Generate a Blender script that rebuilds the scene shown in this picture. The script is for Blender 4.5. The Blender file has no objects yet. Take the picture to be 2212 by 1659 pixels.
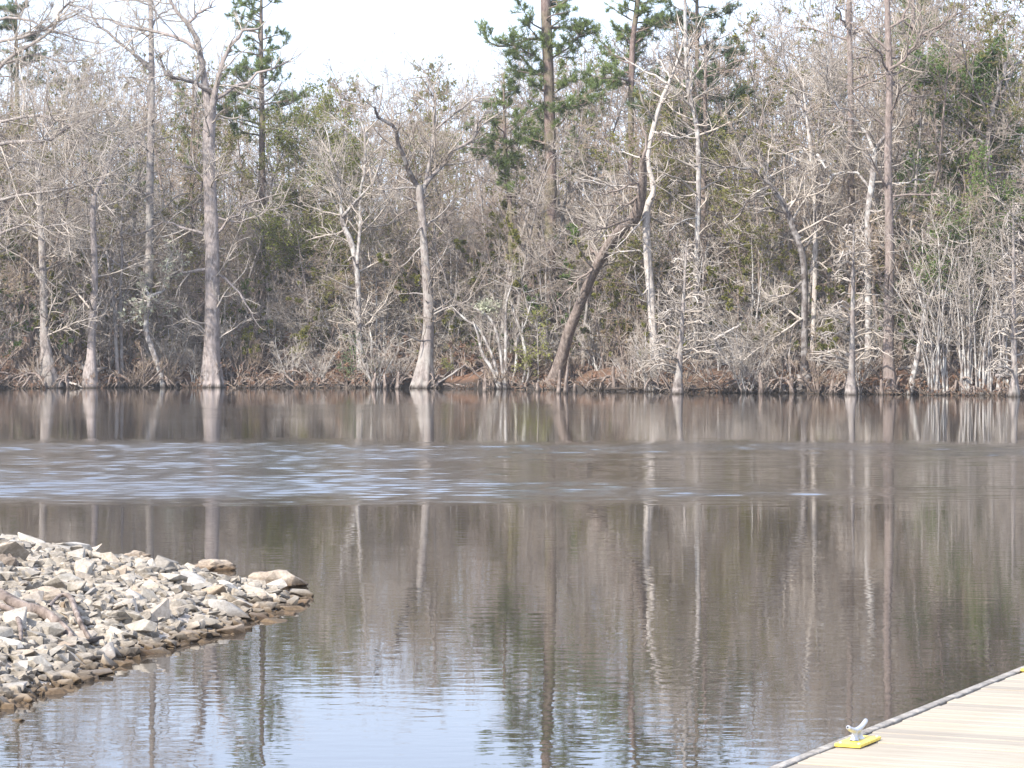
import bpy, bmesh, math, random
import numpy as np
from mathutils import Vector, Matrix
PI = math.pi
R = math.radians
SC = bpy.context.scene
COL = SC.collection

# ------------------------------------------------------------------ camera, sky, sun, exposure
# measures were taken on the picture at 2212 px width: F focal length, CX centre column, HZ horizon row, EYE height over the water
F, CX, HZ, EYE = 5899.0, 1106.0, 755.0, 2.1
cam_d = bpy.data.cameras.new('camera')
cam_d.sensor_fit = 'HORIZONTAL'; cam_d.sensor_width = 36.0; cam_d.lens = 36.0 * F / 2212.0
cam_d.clip_start = 0.1; cam_d.clip_end = 5000.0
cam = bpy.data.objects.new('camera', cam_d); COL.objects.link(cam)
cam.location = (0, 0, EYE)
cam.rotation_euler = (R(90) - math.atan((829.5 - HZ) / F), 0, 0)
SC.camera = cam

SUN_EL, SUN_AZ = R(39), R(-140)          # azimuth from +Y (the view direction) towards +X: behind the camera, to the left
to_sun = Vector((math.sin(SUN_AZ) * math.cos(SUN_EL), math.cos(SUN_AZ) * math.cos(SUN_EL), math.sin(SUN_EL)))
world = bpy.data.worlds.new('World'); SC.world = world; world.use_nodes = True
wn = world.node_tree.nodes; wl = world.node_tree.links
for n in list(wn): wn.remove(n)
wo = wn.new('ShaderNodeOutputWorld'); wb = wn.new('ShaderNodeBackground'); ws = wn.new('ShaderNodeTexSky')
ws.sky_type = 'NISHITA'; ws.sun_disc = False
ws.sun_elevation = SUN_EL; ws.sun_rotation = SUN_AZ
ws.altitude = 5; ws.air_density = 1.0; ws.dust_density = 2.2; ws.ozone_density = 2.5
wb.inputs['Strength'].default_value = 0.15
wv = wn.new('ShaderNodeMix'); wv.data_type = 'RGBA'; wv.inputs[0].default_value = 0.5          # a thin even veil of high cloud over the blue
wv.inputs[7].default_value = (6.7, 7.7, 10.3, 1)
wl.new(ws.outputs[0], wv.inputs[6]); wl.new(wv.outputs[2], wb.inputs['Color']); wl.new(wb.outputs[0], wo.inputs['Surface'])
sun_d = bpy.data.lights.new('sun', 'SUN'); sun_d.energy = 4.9; sun_d.angle = R(0.6); sun_d.color = (1.0, 0.93, 0.84)
sun = bpy.data.objects.new('sun', sun_d); COL.objects.link(sun)
sun.rotation_euler = (-to_sun).to_track_quat('-Z', 'Y').to_euler(); sun.location = (-40, -40, 60)
SC.view_settings.view_transform = 'Standard'; SC.view_settings.look = 'None'
SC.view_settings.exposure = 0.84; SC.view_settings.gamma = 1.0; SC.view_settings.use_curve_mapping = False
SC.render.engine = 'CYCLES'
SC.cycles.max_bounces = 5; SC.cycles.diffuse_bounces = 2; SC.cycles.glossy_bounces = 3
SC.cycles.transparent_max_bounces = 4; SC.cycles.caustics_reflective = False; SC.cycles.caustics_refractive = False

def W(px, py, D):
    return np.array([(px - CX) / F * D, D, EYE - (py - HZ) / F * D])
def depth(py, z=0.0):
    return (EYE - z) * F / (py - HZ)

# ------------------------------------------------------------------ small helpers
def tag(o, label=None, cat=None, group=None, kind=None):
    if label: o['label'] = label
    if cat: o['category'] = cat
    if group: o['group'] = group
    if kind: o['kind'] = kind
    return o
def empty(name, loc=(0, 0, 0), rz=0.0, scale=1.0):
    o = bpy.data.objects.new(name, None); COL.objects.link(o)
    o.location = loc; o.rotation_euler = (0, 0, rz); o.scale = (scale,) * 3 if not hasattr(scale, '__len__') else scale
    o.empty_display_size = 0.2
    return o
def link(name, mesh, parent=None, mat=None):
    o = bpy.data.objects.new(name, mesh); COL.objects.link(o)
    if mat is not None and not mesh.materials: mesh.materials.append(mat)
    if parent is not None: o.parent = parent
    return o
def copy_thing(src, loc, rz=0.0, scale=1.0):
    c = src.copy(); COL.objects.link(c)
    c.location = loc; c.rotation_euler = (0, 0, rz)
    c.scale = (scale,) * 3 if not hasattr(scale, '__len__') else scale
    for ch in list(src.children):
        k = ch.copy(); COL.objects.link(k); k.parent = c
    return c

class MB:
    """collects vertices, quads and triangles with numpy and makes one mesh of them"""
    def __init__(s): s.v = []; s.q = []; s.t = []; s.n = 0
    def add(s, v, q=None, t=None):
        v = np.asarray(v, np.float32).reshape(-1, 3)
        if q is not None and len(q): s.q.append(np.asarray(q, np.int64).reshape(-1, 4) + s.n)
        if t is not None and len(t): s.t.append(np.asarray(t, np.int64).reshape(-1, 3) + s.n)
        s.v.append(v); s.n += len(v)
    def tubes(s, P, Rr, sides, tip=False, flute=None):
        P = np.asarray(P, float); Rr = np.asarray(Rr, float)
        B, K, _ = P.shape
        if B == 0: return
        T = np.empty_like(P); T[:, 1:-1] = P[:, 2:] - P[:, :-2]; T[:, 0] = P[:, 1] - P[:, 0]; T[:, -1] = P[:, -1] - P[:, -2]
        T /= np.linalg.norm(T, axis=2, keepdims=True) + 1e-9
        ax = P[:, -1] - P[:, 0]; ax /= np.linalg.norm(ax, axis=1, keepdims=True) + 1e-9
        ref = np.where(np.abs(ax[:, 2:3]) < 0.8, np.array([[0, 0, 1.0]]), np.array([[1.0, 0, 0]]))
        ref = np.repeat(ref[:, None], K, 1)
        U = np.cross(T, ref); U /= np.linalg.norm(U, axis=2, keepdims=True) + 1e-9
        V = np.cross(T, U)
        a = np.arange(sides) * 2 * PI / sides
        rr = np.repeat(Rr[:, :, None], sides, 2)
        if flute is not None: rr = rr * flute(a[None, None, :], np.linspace(0, 1, K)[None, :, None])
        ring = P[:, :, None] + rr[..., None] * (np.cos(a)[None, None, :, None] * U[:, :, None] + np.sin(a)[None, None, :, None] * V[:, :, None])
        Kr = K - 1 if tip else K
        ring = ring[:, :Kr]
        per = Kr * sides + (1 if tip else 0)
        verts = ring.reshape(B, Kr * sides, 3)
        if tip: verts = np.concatenate([verts, P[:, -1:]], 1)
        base = (np.arange(B) * per)[:, None, None]
        k = (np.arange(Kr - 1) * sides)[None, :, None]; j = np.arange(sides)[None, None, :]; j2 = (j + 1) % sides
        q = None
        if Kr > 1:
            q = np.stack([base + k + j, base + k + j2, base + k + sides + j2, base + k + sides + j], -1).reshape(-1, 4)
        t = None
        if tip:
            b2 = base[:, 0]; jj = np.arange(sides)[None]; lo = (Kr - 1) * sides
            t = np.stack([b2 + lo + jj, b2 + lo + (jj + 1) % sides, np.broadcast_to(b2 + Kr * sides, (B, sides))], -1).reshape(-1, 3)
        s.add(verts.reshape(-1, 3), q, t)
    def mesh(s, name, mat=None, smooth=True):
        me = bpy.data.meshes.new(name)
        v = np.concatenate(s.v) if s.v else np.zeros((0, 3), np.float32)
        q = np.concatenate(s.q) if s.q else np.zeros((0, 4), np.int64)
        t = np.concatenate(s.t) if s.t else np.zeros((0, 3), np.int64)
        nl = len(q) * 4 + len(t) * 3; nf = len(q) + len(t)
        me.vertices.add(len(v)); me.vertices.foreach_set('co', v.astype(np.float32).ravel())
        me.loops.add(nl); me.loops.foreach_set('vertex_index', np.concatenate([q.ravel(), t.ravel()]).astype(np.int32))
        me.polygons.add(nf)
        st = np.concatenate([np.arange(len(q)) * 4, len(q) * 4 + np.arange(len(t)) * 3]).astype(np.int32)
        me.polygons.foreach_set('loop_start', st)
        me.polygons.foreach_set('use_smooth', np.full(nf, smooth, bool))
        me.update(calc_edges=True)
        if mat is not None: me.materials.append(mat)
        return me

def resample(pts, n):
    """smooth curve through the points, n samples; extra columns (radius) are carried along"""
    p = np.asarray(pts, float)
    if len(p) == 2:
        u = np.linspace(0, 1, n)[:, None]; return p[0] * (1 - u) + p[1] * u
    e = np.vstack([2 * p[0] - p[1], p, 2 * p[-1] - p[-2]])
    s = np.linspace(0, len(p) - 1 - 1e-6, n); i = s.astype(int); f = (s - i)[:, None]
    a, b, c, d = e[i], e[i + 1], e[i + 2], e[i + 3]
    return 0.5 * (2 * b + (c - a) * f + (2 * a - 5 * b + 4 * c - d) * f ** 2 + (3 * b - a - 3 * c + d) * f ** 3)

def sprout(g, P, Rr, dens, t0, t1, ang, angv, length, lenv, fall, K, up, wig, rfac, rmax, rtip, flat=0.0, rel=True):
    """children of a level of branches: dens per metre; length relative to the parent (rel) or in metres"""
    B, Kp, _ = P.shape
    seg = np.linalg.norm(P[:, 1:] - P[:, :-1], axis=2).sum(1)
    cnt = g.poisson(dens * seg * (t1 - t0))
    idx = np.repeat(np.arange(B), cnt); n = len(idx)
    if n == 0: return np.zeros((0, K, 3)), np.zeros((0, K))
    t = t0 + (t1 - t0) * g.random(n)
    s = t * (Kp - 1); i = np.minimum(s.astype(int), Kp - 2); f = s - i
    p0 = P[idx, i] * (1 - f)[:, None] + P[idx, i + 1] * f[:, None]
    rl = Rr[idx, i] * (1 - f) + Rr[idx, i + 1] * f
    T = P[idx, i + 1] - P[idx, i]; T /= np.linalg.norm(T, axis=1, keepdims=True) + 1e-9
    rnd = g.normal(size=(n, 3)); rnd[:, 2] *= (1 - flat)
    pe = rnd - T * (rnd * T).sum(1, keepdims=True); pe /= np.linalg.norm(pe, axis=1, keepdims=True) + 1e-9
    a = np.clip(ang + angv * g.normal(size=n), 0.1, 2.6)
    d = T * np.cos(a)[:, None] + pe * np.sin(a)[:, None]
    L = (length * seg[idx] if rel else np.full(n, float(length))) * (1 - fall * t) * np.clip(1 + lenv * g.normal(size=n), 0.25, 2.0)
    out = np.empty((n, K, 3)); out[:, 0] = p0; st = (L / (K - 1))[:, None]
    for k in range(1, K):
        d = d + wig * g.normal(size=(n, 3)); d[:, 2] += up
        d /= np.linalg.norm(d, axis=1, keepdims=True) + 1e-9
        out[:, k] = out[:, k - 1] + d * st
    r0 = np.minimum(rl * rfac, rmax); r0 = np.maximum(r0, rtip * 1.5)
    u = np.linspace(0, 1, K)[None]
    return out, r0[:, None] * (1 - u) ** 0.8 + rtip * u

def random_trunk(g, h, r, K=14, wig=0.03, lean=0.0):
    d = np.array([lean * g.normal(), lean * g.normal(), 1.0]); p = [np.zeros(3)]
    for k in range(K - 1):
        d = d + wig * g.normal(size=3) * [1, 1, 0.2]; d[2] = max(d[2], 0.5); d /= np.linalg.norm(d)
        p.append(p[-1] + d * h / (K - 1))
    u = np.linspace(0, 1, K)
    return np.array(p)[None], (r * ((1 - u) ** 0.75 * 0.95 + 0.35 * np.exp(-u * 22)) + 0.012)[None]

def twigs(g, mb, P, Rr, spec):
    """fill a crown from the limbs; spec: list of sprout keyword dicts, the last one tipped"""
    for k, sp in enumerate(spec):
        P, Rr = sprout(g, P, Rr, **sp)
        last = k == len(spec) - 1
        mb.tubes(P, Rr, 4 if k == 0 and not last else 3, tip=True)
    return P, Rr

BR = dict(dens=1.5, t0=0.15, t1=1, ang=0.85, angv=0.25, length=0.42, lenv=0.3, fall=0.55, K=6, up=0.06, wig=0.20, rfac=0.6, rmax=0.05, rtip=0.012)
BL = dict(dens=2.4, t0=0.1, t1=1, ang=0.8, angv=0.3, length=0.48, lenv=0.3, fall=0.45, K=4, up=0.05, wig=0.22, rfac=0.6, rmax=0.022, rtip=0.009)
TW = dict(dens=4.2, t0=0.1, t1=1, ang=0.75, angv=0.3, length=0.55, lenv=0.35, fall=0.3, K=3, up=0.05, wig=0.2, rfac=0.7, rmax=0.013, rtip=0.006)
def lv(base, **k): d = dict(base); d.update(k); return d

# ------------------------------------------------------------------ materials
def nmat(name):
    m = bpy.data.materials.new(name); m.use_nodes = True
    nt = m.node_tree; b = nt.nodes['Principled BSDF']
    return m, nt.nodes, nt.links, b
def ramp(N, stops):
    r = N.new('ShaderNodeValToRGB'); e = r.color_ramp.elements
    while len(e) < len(stops): e.new(0.5)
    for x, (p, c) in zip(e, stops): x.position = p; x.color = (*c, 1)
    return r
def coords(N, L, scale=(1, 1, 1), space='Object'):
    t = N.new('ShaderNodeTexCoord'); mp = N.new('ShaderNodeMapping'); mp.inputs['Scale'].default_value = scale
    L.new(t.outputs[space], mp.inputs['Vector']); return mp.outputs['Vector']
def world_coords(N, L, scale=(1, 1, 1)):
    t = N.new('ShaderNodeNewGeometry'); mp = N.new('ShaderNodeMapping'); mp.inputs['Scale'].default_value = scale
    L.new(t.outputs['Position'], mp.inputs['Vector']); return mp.outputs['Vector']
def noise(N, L, vec, scale, detail=4, rough=0.55):
    n = N.new('ShaderNodeTexNoise'); n.inputs['Scale'].default_value = scale; n.inputs['Detail'].default_value = detail; n.inputs['Roughness'].default_value = rough
    L.new(vec, n.inputs['Vector']); return n.outputs['Fac']
def mixc(N, L, fac, a, b, mode='MIX'):
    m = N.new('ShaderNodeMix'); m.data_type = 'RGBA'; m.blend_type = mode
    for s, v in ((m.inputs[0], fac), (m.inputs[6], a), (m.inputs[7], b)):
        if isinstance(v, (int, float)): s.default_value = v
        elif isinstance(v, tuple): s.default_value = (*v, 1)
        else: L.new(v, s)
    return m.outputs[2]
def bump(N, L, b, h, strength, dist):
    n = N.new('ShaderNodeBump'); n.inputs['Strength'].default_value = strength; n.inputs['Distance'].default_value = dist
    L.new(h, n.inputs['Height']); L.new(n.outputs['Normal'], b.inputs['Normal'])
def math_node(N, L, op, a, b=None, clamp=False):
    m = N.new('ShaderNodeMath'); m.operation = op; m.use_clamp = clamp
    for s, v in ((m.inputs[0], a), (m.inputs[1], b)):
        if v is None: continue
        if isinstance(v, (int, float)): s.default_value = v
        else: L.new(v, s)
    return m.outputs[0]

def dim(c, k): return tuple(x * k for x in c)
def bark_mat(name, dark, mid, light, patch=1.2, lichen=None):
    dark, mid, light = dim(dark, 0.55), dim(mid, 0.76), dim(light, 0.88)
    if lichen: lichen = dim(lichen, 0.84)
    m, N, L, b = nmat(name)
    v = world_coords(N, L, (1, 1, 0.35))
    f = noise(N, L, v, 9, 5, 0.65)
    r = ramp(N, [(0.28, dark), (0.5, mid), (0.72, light)]); L.new(f, r.inputs[0])
    c = r.outputs[0]
    if lichen:
        g = noise(N, L, world_coords(N, L), patch, 3, 0.6)
        k = ramp(N, [(0.45, (0, 0, 0)), (0.62, (1, 1, 1))]); L.new(g, k.inputs[0])
        c = mixc(N, L, k.outputs[0], c, lichen)
    gm = N.new('ShaderNodeNewGeometry'); sz = N.new('ShaderNodeSeparateXYZ'); L.new(gm.outputs['Position'], sz.inputs[0])      # soaked foot and flood stain
    zz = math_node(N, L, 'ADD', sz.outputs['Z'], math_node(N, L, 'MULTIPLY', f, 0.25))
    wt = N.new('ShaderNodeMapRange'); wt.inputs[1].default_value = 0.12; wt.inputs[2].default_value = 0.36; L.new(zz, wt.inputs[0])
    c = mixc(N, L, wt.outputs[0], (0.035, 0.028, 0.022), c)
    L.new(c, b.inputs['Base Color']); b.inputs['Roughness'].default_value = 0.9; b.inputs['Specular IOR Level'].default_value = 0.2
    bump(N, L, b, f, 1.0, 0.05)
    return m
def twig_mat(name, a, c2, spread=0.25):
    a, c2 = dim(a, 0.66), dim(c2, 0.82)
    m, N, L, b = nmat(name)
    oi = N.new('ShaderNodeObjectInfo')
    f = noise(N, L, world_coords(N, L), 0.9, 3, 0.6)
    r = ramp(N, [(0.35, a), (0.65, c2)]); L.new(f, r.inputs[0])
    hs = N.new('ShaderNodeHueSaturation'); L.new(r.outputs[0], hs.inputs['Color'])
    v = math_node(N, L, 'MULTIPLY_ADD', oi.outputs['Random'], spread); N[-1].inputs[2].default_value = 1 - spread / 2
    L.new(v, hs.inputs['Value']); L.new(hs.outputs[0], b.inputs['Base Color'])
    b.inputs['Roughness'].default_value = 0.85; b.inputs['Specular IOR Level'].default_value = 0.2
    return m
def leaf_mat(name, a, c2, trans=0.25, scale=0.8):
    a, c2 = dim(a, 0.8), dim(c2, 0.92)
    m, N, L, b = nmat(name)
    f = noise(N, L, world_coords(N, L), scale, 4, 0.65)
    r = ramp(N, [(0.3, a), (0.7, c2)]); L.new(f, r.inputs[0])
    L.new(r.outputs[0], b.inputs['Base Color']); b.inputs['Roughness'].default_value = 0.55; b.inputs['Specular IOR Level'].default_value = 0.3
    t = N.new('ShaderNodeBsdfTranslucent'); L.new(r.outputs[0], t.inputs['Color'])
    mx = N.new('ShaderNodeMixShader'); mx.inputs[0].default_value = trans
    L.new(b.outputs[0], mx.inputs[1]); L.new(t.outputs[0], mx.inputs[2]); L.new(mx.outputs[0], N['Material Output'].inputs['Surface'])
    return m

M = {}
M['cypress'] = bark_mat('cypress bark', (0.15, 0.125, 0.115), (0.31, 0.27, 0.25), (0.47, 0.43, 0.405), 0.9, (0.40, 0.345, 0.32))
M['gray'] = bark_mat('grey bark', (0.16, 0.135, 0.12), (0.31, 0.27, 0.25), (0.42, 0.375, 0.345), 1.6, (0.37, 0.345, 0.315))
M['lichen'] = bark_mat('lichen spotted bark', (0.13, 0.11, 0.10), (0.30, 0.265, 0.245), (0.46, 0.43, 0.41), 2.6, (0.54, 0.53, 0.50))
M['snag'] = bark_mat('bleached dead wood', (0.38, 0.33, 0.285), (0.55, 0.50, 0.45), (0.66, 0.62, 0.57))
M['pine'] = bark_mat('pine bark', (0.10, 0.075, 0.065), (0.22, 0.165, 0.145), (0.33, 0.265, 0.24), 0.5, (0.17, 0.16, 0.09))
M['pink'] = bark_mat('pinkish brown bark', (0.12, 0.095, 0.082), (0.27, 0.215, 0.19), (0.41, 0.34, 0.31), 2.0, (0.24, 0.20, 0.175))
M['brown'] = bark_mat('brown bark', (0.11, 0.085, 0.072), (0.25, 0.2, 0.17), (0.39, 0.33, 0.29))
M['dark'] = bark_mat('dark bark', (0.05, 0.042, 0.038), (0.12, 0.10, 0.09), (0.22, 0.195, 0.18), 2.2, (0.3, 0.28, 0.265))
M['wetlog'] = bark_mat('wet log bark', (0.035, 0.028, 0.023), (0.09, 0.07, 0.058), (0.2, 0.16, 0.135))
M['twig'] = twig_mat('grey twigs', (0.33, 0.275, 0.225), (0.51, 0.445, 0.38))
M['twigpale'] = twig_mat('pale lichened sun painted twigs', (0.40, 0.35, 0.295), (0.56, 0.50, 0.435))  # lichen pallor, plus sunlit brightness of the front limbs put into the colour
M['twigbrown'] = twig_mat('brown twigs', (0.26, 0.195, 0.14), (0.41, 0.33, 0.255))
M['twigred'] = twig_mat('budding twigs', (0.35, 0.27, 0.225), (0.50, 0.415, 0.355))
M['needle'] = leaf_mat('pine needles', (0.12, 0.185, 0.06), (0.29, 0.37, 0.11), 0.38, 0.5)
M['needledark'] = leaf_mat('dark pine needles', (0.07, 0.115, 0.055), (0.16, 0.22, 0.09), 0.3, 0.5)
M['cedar'] = leaf_mat('cedar sprays', (0.11, 0.14, 0.025), (0.28, 0.30, 0.055), 0.3, 0.6)
M['broad'] = leaf_mat('broad evergreen leaves', (0.045, 0.09, 0.02), (0.16, 0.24, 0.05), 0.3, 0.5)
M['olive'] = leaf_mat('olive understory leaves', (0.15, 0.16, 0.035), (0.31, 0.30, 0.075), 0.35, 0.35)
M['lime'] = leaf_mat('yellow green leaves', (0.2, 0.22, 0.05), (0.36, 0.37, 0.10), 0.3, 1.2)
M['bud'] = leaf_mat('tan buds and withered leaves', (0.31, 0.235, 0.14), (0.49, 0.39, 0.25), 0.3, 0.4)
M['rust'] = leaf_mat('rusty withered leaves', (0.17, 0.09, 0.055), (0.30, 0.175, 0.11), 0.2, 0.7)
M['moss'] = leaf_mat('hanging moss', (0.40, 0.42, 0.30), (0.55, 0.57, 0.42), 0.3, 2)

# ------------------------------------------------------------------ the river, the far bank and the ground
SH_PX = np.array([-700, -300, 0, 450, 900, 1200, 1450, 1840, 2212, 2600, 3000.])
SH_PY = np.array([841, 840, 839, 836.5, 838, 841, 847, 851, 855, 858, 860.])
SH_D = depth(SH_PY); SH_X = (SH_PX - CX) / F * SH_D
def shore(x):
    return np.interp(x, SH_X, SH_D)
_g0 = np.random.default_rng(5)
_ph = _g0.random((14, 3)) * 6.28; _fr = _g0.normal(size=(14, 2)) * np.linspace(0.15, 1.6, 14)[:, None]
def rough(x, y, a=1.0):
    s = 0
    for k in range(14): s = s + np.sin(_fr[k, 0] * x + _fr[k, 1] * y + _ph[k, 0]) / (1 + 0.35 * k)
    return a * s / 4
def ground_z(x, y):
    x = np.asarray(x, float); y = np.asarray(y, float)
    d = y - shore(x) + 1.0 * rough(x * 1.4, y * 0.3)
    zb = np.where(d < 0, np.maximum(-2.2, d * 0.3), 1.25 * (1 - np.exp(-np.maximum(d, 0) / 1.7)) + 0.012 * np.maximum(d, 0) + 8.0 * np.clip((d - 52) / 40, 0, 1) ** 2 * (3 - 2 * np.clip((d - 52) / 40, 0, 1))) + np.where(d > 0, np.minimum(d, 3) / 3 * 0.16, 0) * rough(x * 2, y * 2)
    zn = np.clip((3.0 - y) * 0.25, -2.2, 0.42) + np.clip((-7.0 - x) * 0.3, 0, 2.6) * (y < 40) * np.clip((40 - y) / 12, 0, 1)   # the near shore, behind the camera and to its left
    return np.maximum(zb, np.minimum(zn, 0.42))

def grid_mesh(name, xs, ys, zf, mat):
    X, Y = np.meshgrid(xs, ys); Z = zf(X, Y); nx, ny = len(xs), len(ys)
    v = np.stack([X, Y, Z], -1).reshape(-1, 3)
    i = (np.arange(ny - 1)[:, None] * nx + np.arange(nx - 1)[None]).ravel()
    q = np.stack([i, i + 1, i + nx + 1, i + nx], 1)
    mb = MB(); mb.add(v, q); return mb.mesh(name, mat)

m, N, L, b = nmat('leaf litter ground'); M['ground'] = m
v = world_coords(N, L)
f1 = noise(N, L, v, 0.55, 5, 0.6); f2 = noise(N, L, v, 9, 6, 0.7)
r1 = ramp(N, [(0.3, (0.06, 0.04, 0.028)), (0.5, (0.15, 0.088, 0.055)), (0.7, (0.235, 0.13, 0.08))]); L.new(f1, r1.inputs[0])
r2 = ramp(N, [(0.3, (0.35, 0.33, 0.32)), (0.7, (1.25, 1.2, 1.15))]); L.new(f2, r2.inputs[0])
c = mixc(N, L, 1.0, r1.outputs[0], r2.outputs[0], 'MULTIPLY')
sx = N.new('ShaderNodeSeparateXYZ'); gm = N.new('ShaderNodeNewGeometry'); L.new(gm.outputs['Position'], sx.inputs[0])
wet_dark = N.new('ShaderNodeMapRange'); wet_dark.inputs[1].default_value = 0.22; wet_dark.inputs[2].default_value = 0.55; L.new(sx.outputs['Z'], wet_dark.inputs[0])
c = mixc(N, L, wet_dark.outputs[0], (0.032, 0.025, 0.02), c)  # damp bank foot, with the shade of its undercut painted into the colour
L.new(c, b.inputs['Base Color']); b.inputs['Roughness'].default_value = 0.95; bump(N, L, b, f2, 0.9, 0.08)

xs = np.concatenate([[-420, -200, -100], np.linspace(-60, 60, 241), [100, 200, 420.]])
ys = np.concatenate([[-120, -60, -30, -10], np.arange(-4, 30, 2.0), np.arange(30, 115, 8.0), np.arange(115, 175, 0.5), np.arange(175, 260, 6.0), [300, 450, 700.]])
g_o = link('ground', grid_mesh('ground', xs, ys, ground_z, M['ground']))
tag(g_o, 'leaf littered river bank and forest floor', kind='structure')

m, N, L, b = nmat('river water'); M['water'] = m
b.inputs['Base Color'].default_value = (0.046, 0.038, 0.030, 1); b.inputs['Roughness'].default_value = 0.015; b.inputs['IOR'].default_value = 1.42
at = N.new('ShaderNodeAttribute'); at.attribute_name = 'ruffle'      # wind ruffled water is rough at a scale finer than its waves
L.new(math_node(N, L, 'MULTIPLY_ADD', at.outputs['Fac'], 0.135), b.inputs['Roughness']); N[-1].inputs[2].default_value = 0.015
gm = N.new('ShaderNodeNewGeometry'); sx = N.new('ShaderNodeSeparateXYZ'); L.new(gm.outputs['Position'], sx.inputs[0])
def smooth_step(v, a, c_):
    n = N.new('ShaderNodeMapRange'); n.interpolation_type = 'SMOOTHSTEP'; n.inputs[1].default_value = a; n.inputs[2].default_value = c_
    if a > c_: n.inputs[1].default_value = c_; n.inputs[2].default_value = a; n.inputs[3].default_value = 1; n.inputs[4].default_value = 0
    L.new(v, n.inputs[0]); return n.outputs[0]
wc = noise(N, L, world_coords(N, L, (1.0, 2.0, 1)), 3.0, 2, 0.4)     # fine calm wavelets, long across the view
wd = noise(N, L, world_coords(N, L, (0.35, 0.8, 1)), 0.8, 2, 0.4)    # slow swell
h = math_node(N, L, 'ADD', math_node(N, L, 'MULTIPLY', wc, 0.0012), math_node(N, L, 'MULTIPLY', wd, 0.0022))
bp = N.new('ShaderNodeBump'); bp.inputs['Strength'].default_value = 1.0; bp.inputs['Distance'].default_value = 1.0
L.new(h, bp.inputs['Height']); L.new(bp.outputs[0], b.inputs['Normal'])
# wind belts as real waves: a ruffled belt in mid river, strongest upstream (left), and a faint one nearer the far bank
_gw = np.random.default_rng(21)
def fbm(x, y, seed, oct=4):
    g = np.random.default_rng(seed); t = 0; a = 1.0; f = 1.0
    for o in range(oct):
        for k in range(3):
            th = g.random() * 6.28; t = t + a * np.sin(f * (x * math.cos(th) + y * math.sin(th)) * (1 + 0.5 * g.random()) + 6.28 * g.random())
        a *= 0.6; f *= 2.1
    return t / 4.2
def sstep(v, a, c): t = np.clip((v - a) / (c - a), 0, 1); return t * t * (3 - 2 * t)
def ruffle(x, y):
    wob = fbm(x * 0.25, y * 0.12, 1)
    yw = y + 1.6 * wob * y / 50 + 0.5 * fbm(x * 1.3, y * 0.3, 2)
    left = sstep(x, 4.0, -5.0); pt = fbm(x * 0.16, y * 0.42, 3, 5); pt2 = fbm(x * 0.4, y * 0.5, 6, 4)
    belt = sstep(yw, 35.5, 41.0) * sstep(yw, 65.5, 59.5)
    near = sstep(yw, 36.0, 37.5) * sstep(yw, 46, 41) * sstep(x, 7, 1)
    amt = belt * np.maximum(left * (0.95 + 0.35 * pt2), np.clip(0.5 + 0.8 * pt, 0.22, 0.95)) + 0.35 * near * np.clip(0.3 + pt, 0, 1)
    far = sstep(yw, 79, 84) * sstep(yw, 110, 103)
    amt = amt + far * np.clip(0.22 + 0.35 * fbm(x * 0.09, y * 0.10, 4, 4), 0.04, 0.6)
    return np.clip(amt, 0, 1.3)
def wave_z(x, y):
    amt = ruffle(x, y); z = 0
    n = 46; lam = 0.26 * (0.9 / 0.26) ** np.linspace(0, 1, n); g = np.random.default_rng(22)
    for k in range(n):
        th = PI / 2 + np.clip(0.42 * g.normal(), -0.8, 0.8) + 0.08; kk = 2 * PI / lam[k]
        z = z + (0.0132 / kk) * np.sin(kk * (x * math.cos(th) + y * math.sin(th)) + 6.28 * g.random() + 0.9 * fbm(x * 0.5, y * 0.35, 100 + k % 5, 2)) * (1.25 - 0.5 * k / n)
    return z * amt
xs = np.concatenate([[-420, -200, -80, -40, -26], np.arange(-19, 19.01, 0.14), [26, 40, 80, 200, 420.]])
ys = np.concatenate([[-10, 5, 15, 25, 30], np.arange(34, 67, 0.08), np.arange(69, 77, 2.5), np.arange(78, 112, 0.4), [118, 125, 135, 150, 170, 200, 260.]])
w_o = link('river_water', grid_mesh('river_water', xs, ys, wave_z, M['water']))
_X, _Y = np.meshgrid(xs, ys); ra = w_o.data.attributes.new('ruffle', 'FLOAT', 'POINT'); ra.data.foreach_set('value', ruffle(_X, _Y).astype(np.float32).ravel())
tag(w_o, 'dark tea coloured river water with wind ruffled belts', kind='structure')

# ------------------------------------------------------------------ trees
TREES = []
def finish_tree(root, trunk_mb, crown_mb, bark, twig, extra=()):
    link('trunk', trunk_mb.mesh('trunk', M[bark]), root)
    if crown_mb is not None and crown_mb.n: link('crown', crown_mb.mesh('crown', M[twig]), root)
    for nm, mb, mt in extra:
        o = link(nm, mb.mesh(nm, M[mt], smooth=False), root)
        if nm == 'hanging_moss': tag(o, kind='stuff')

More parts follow.
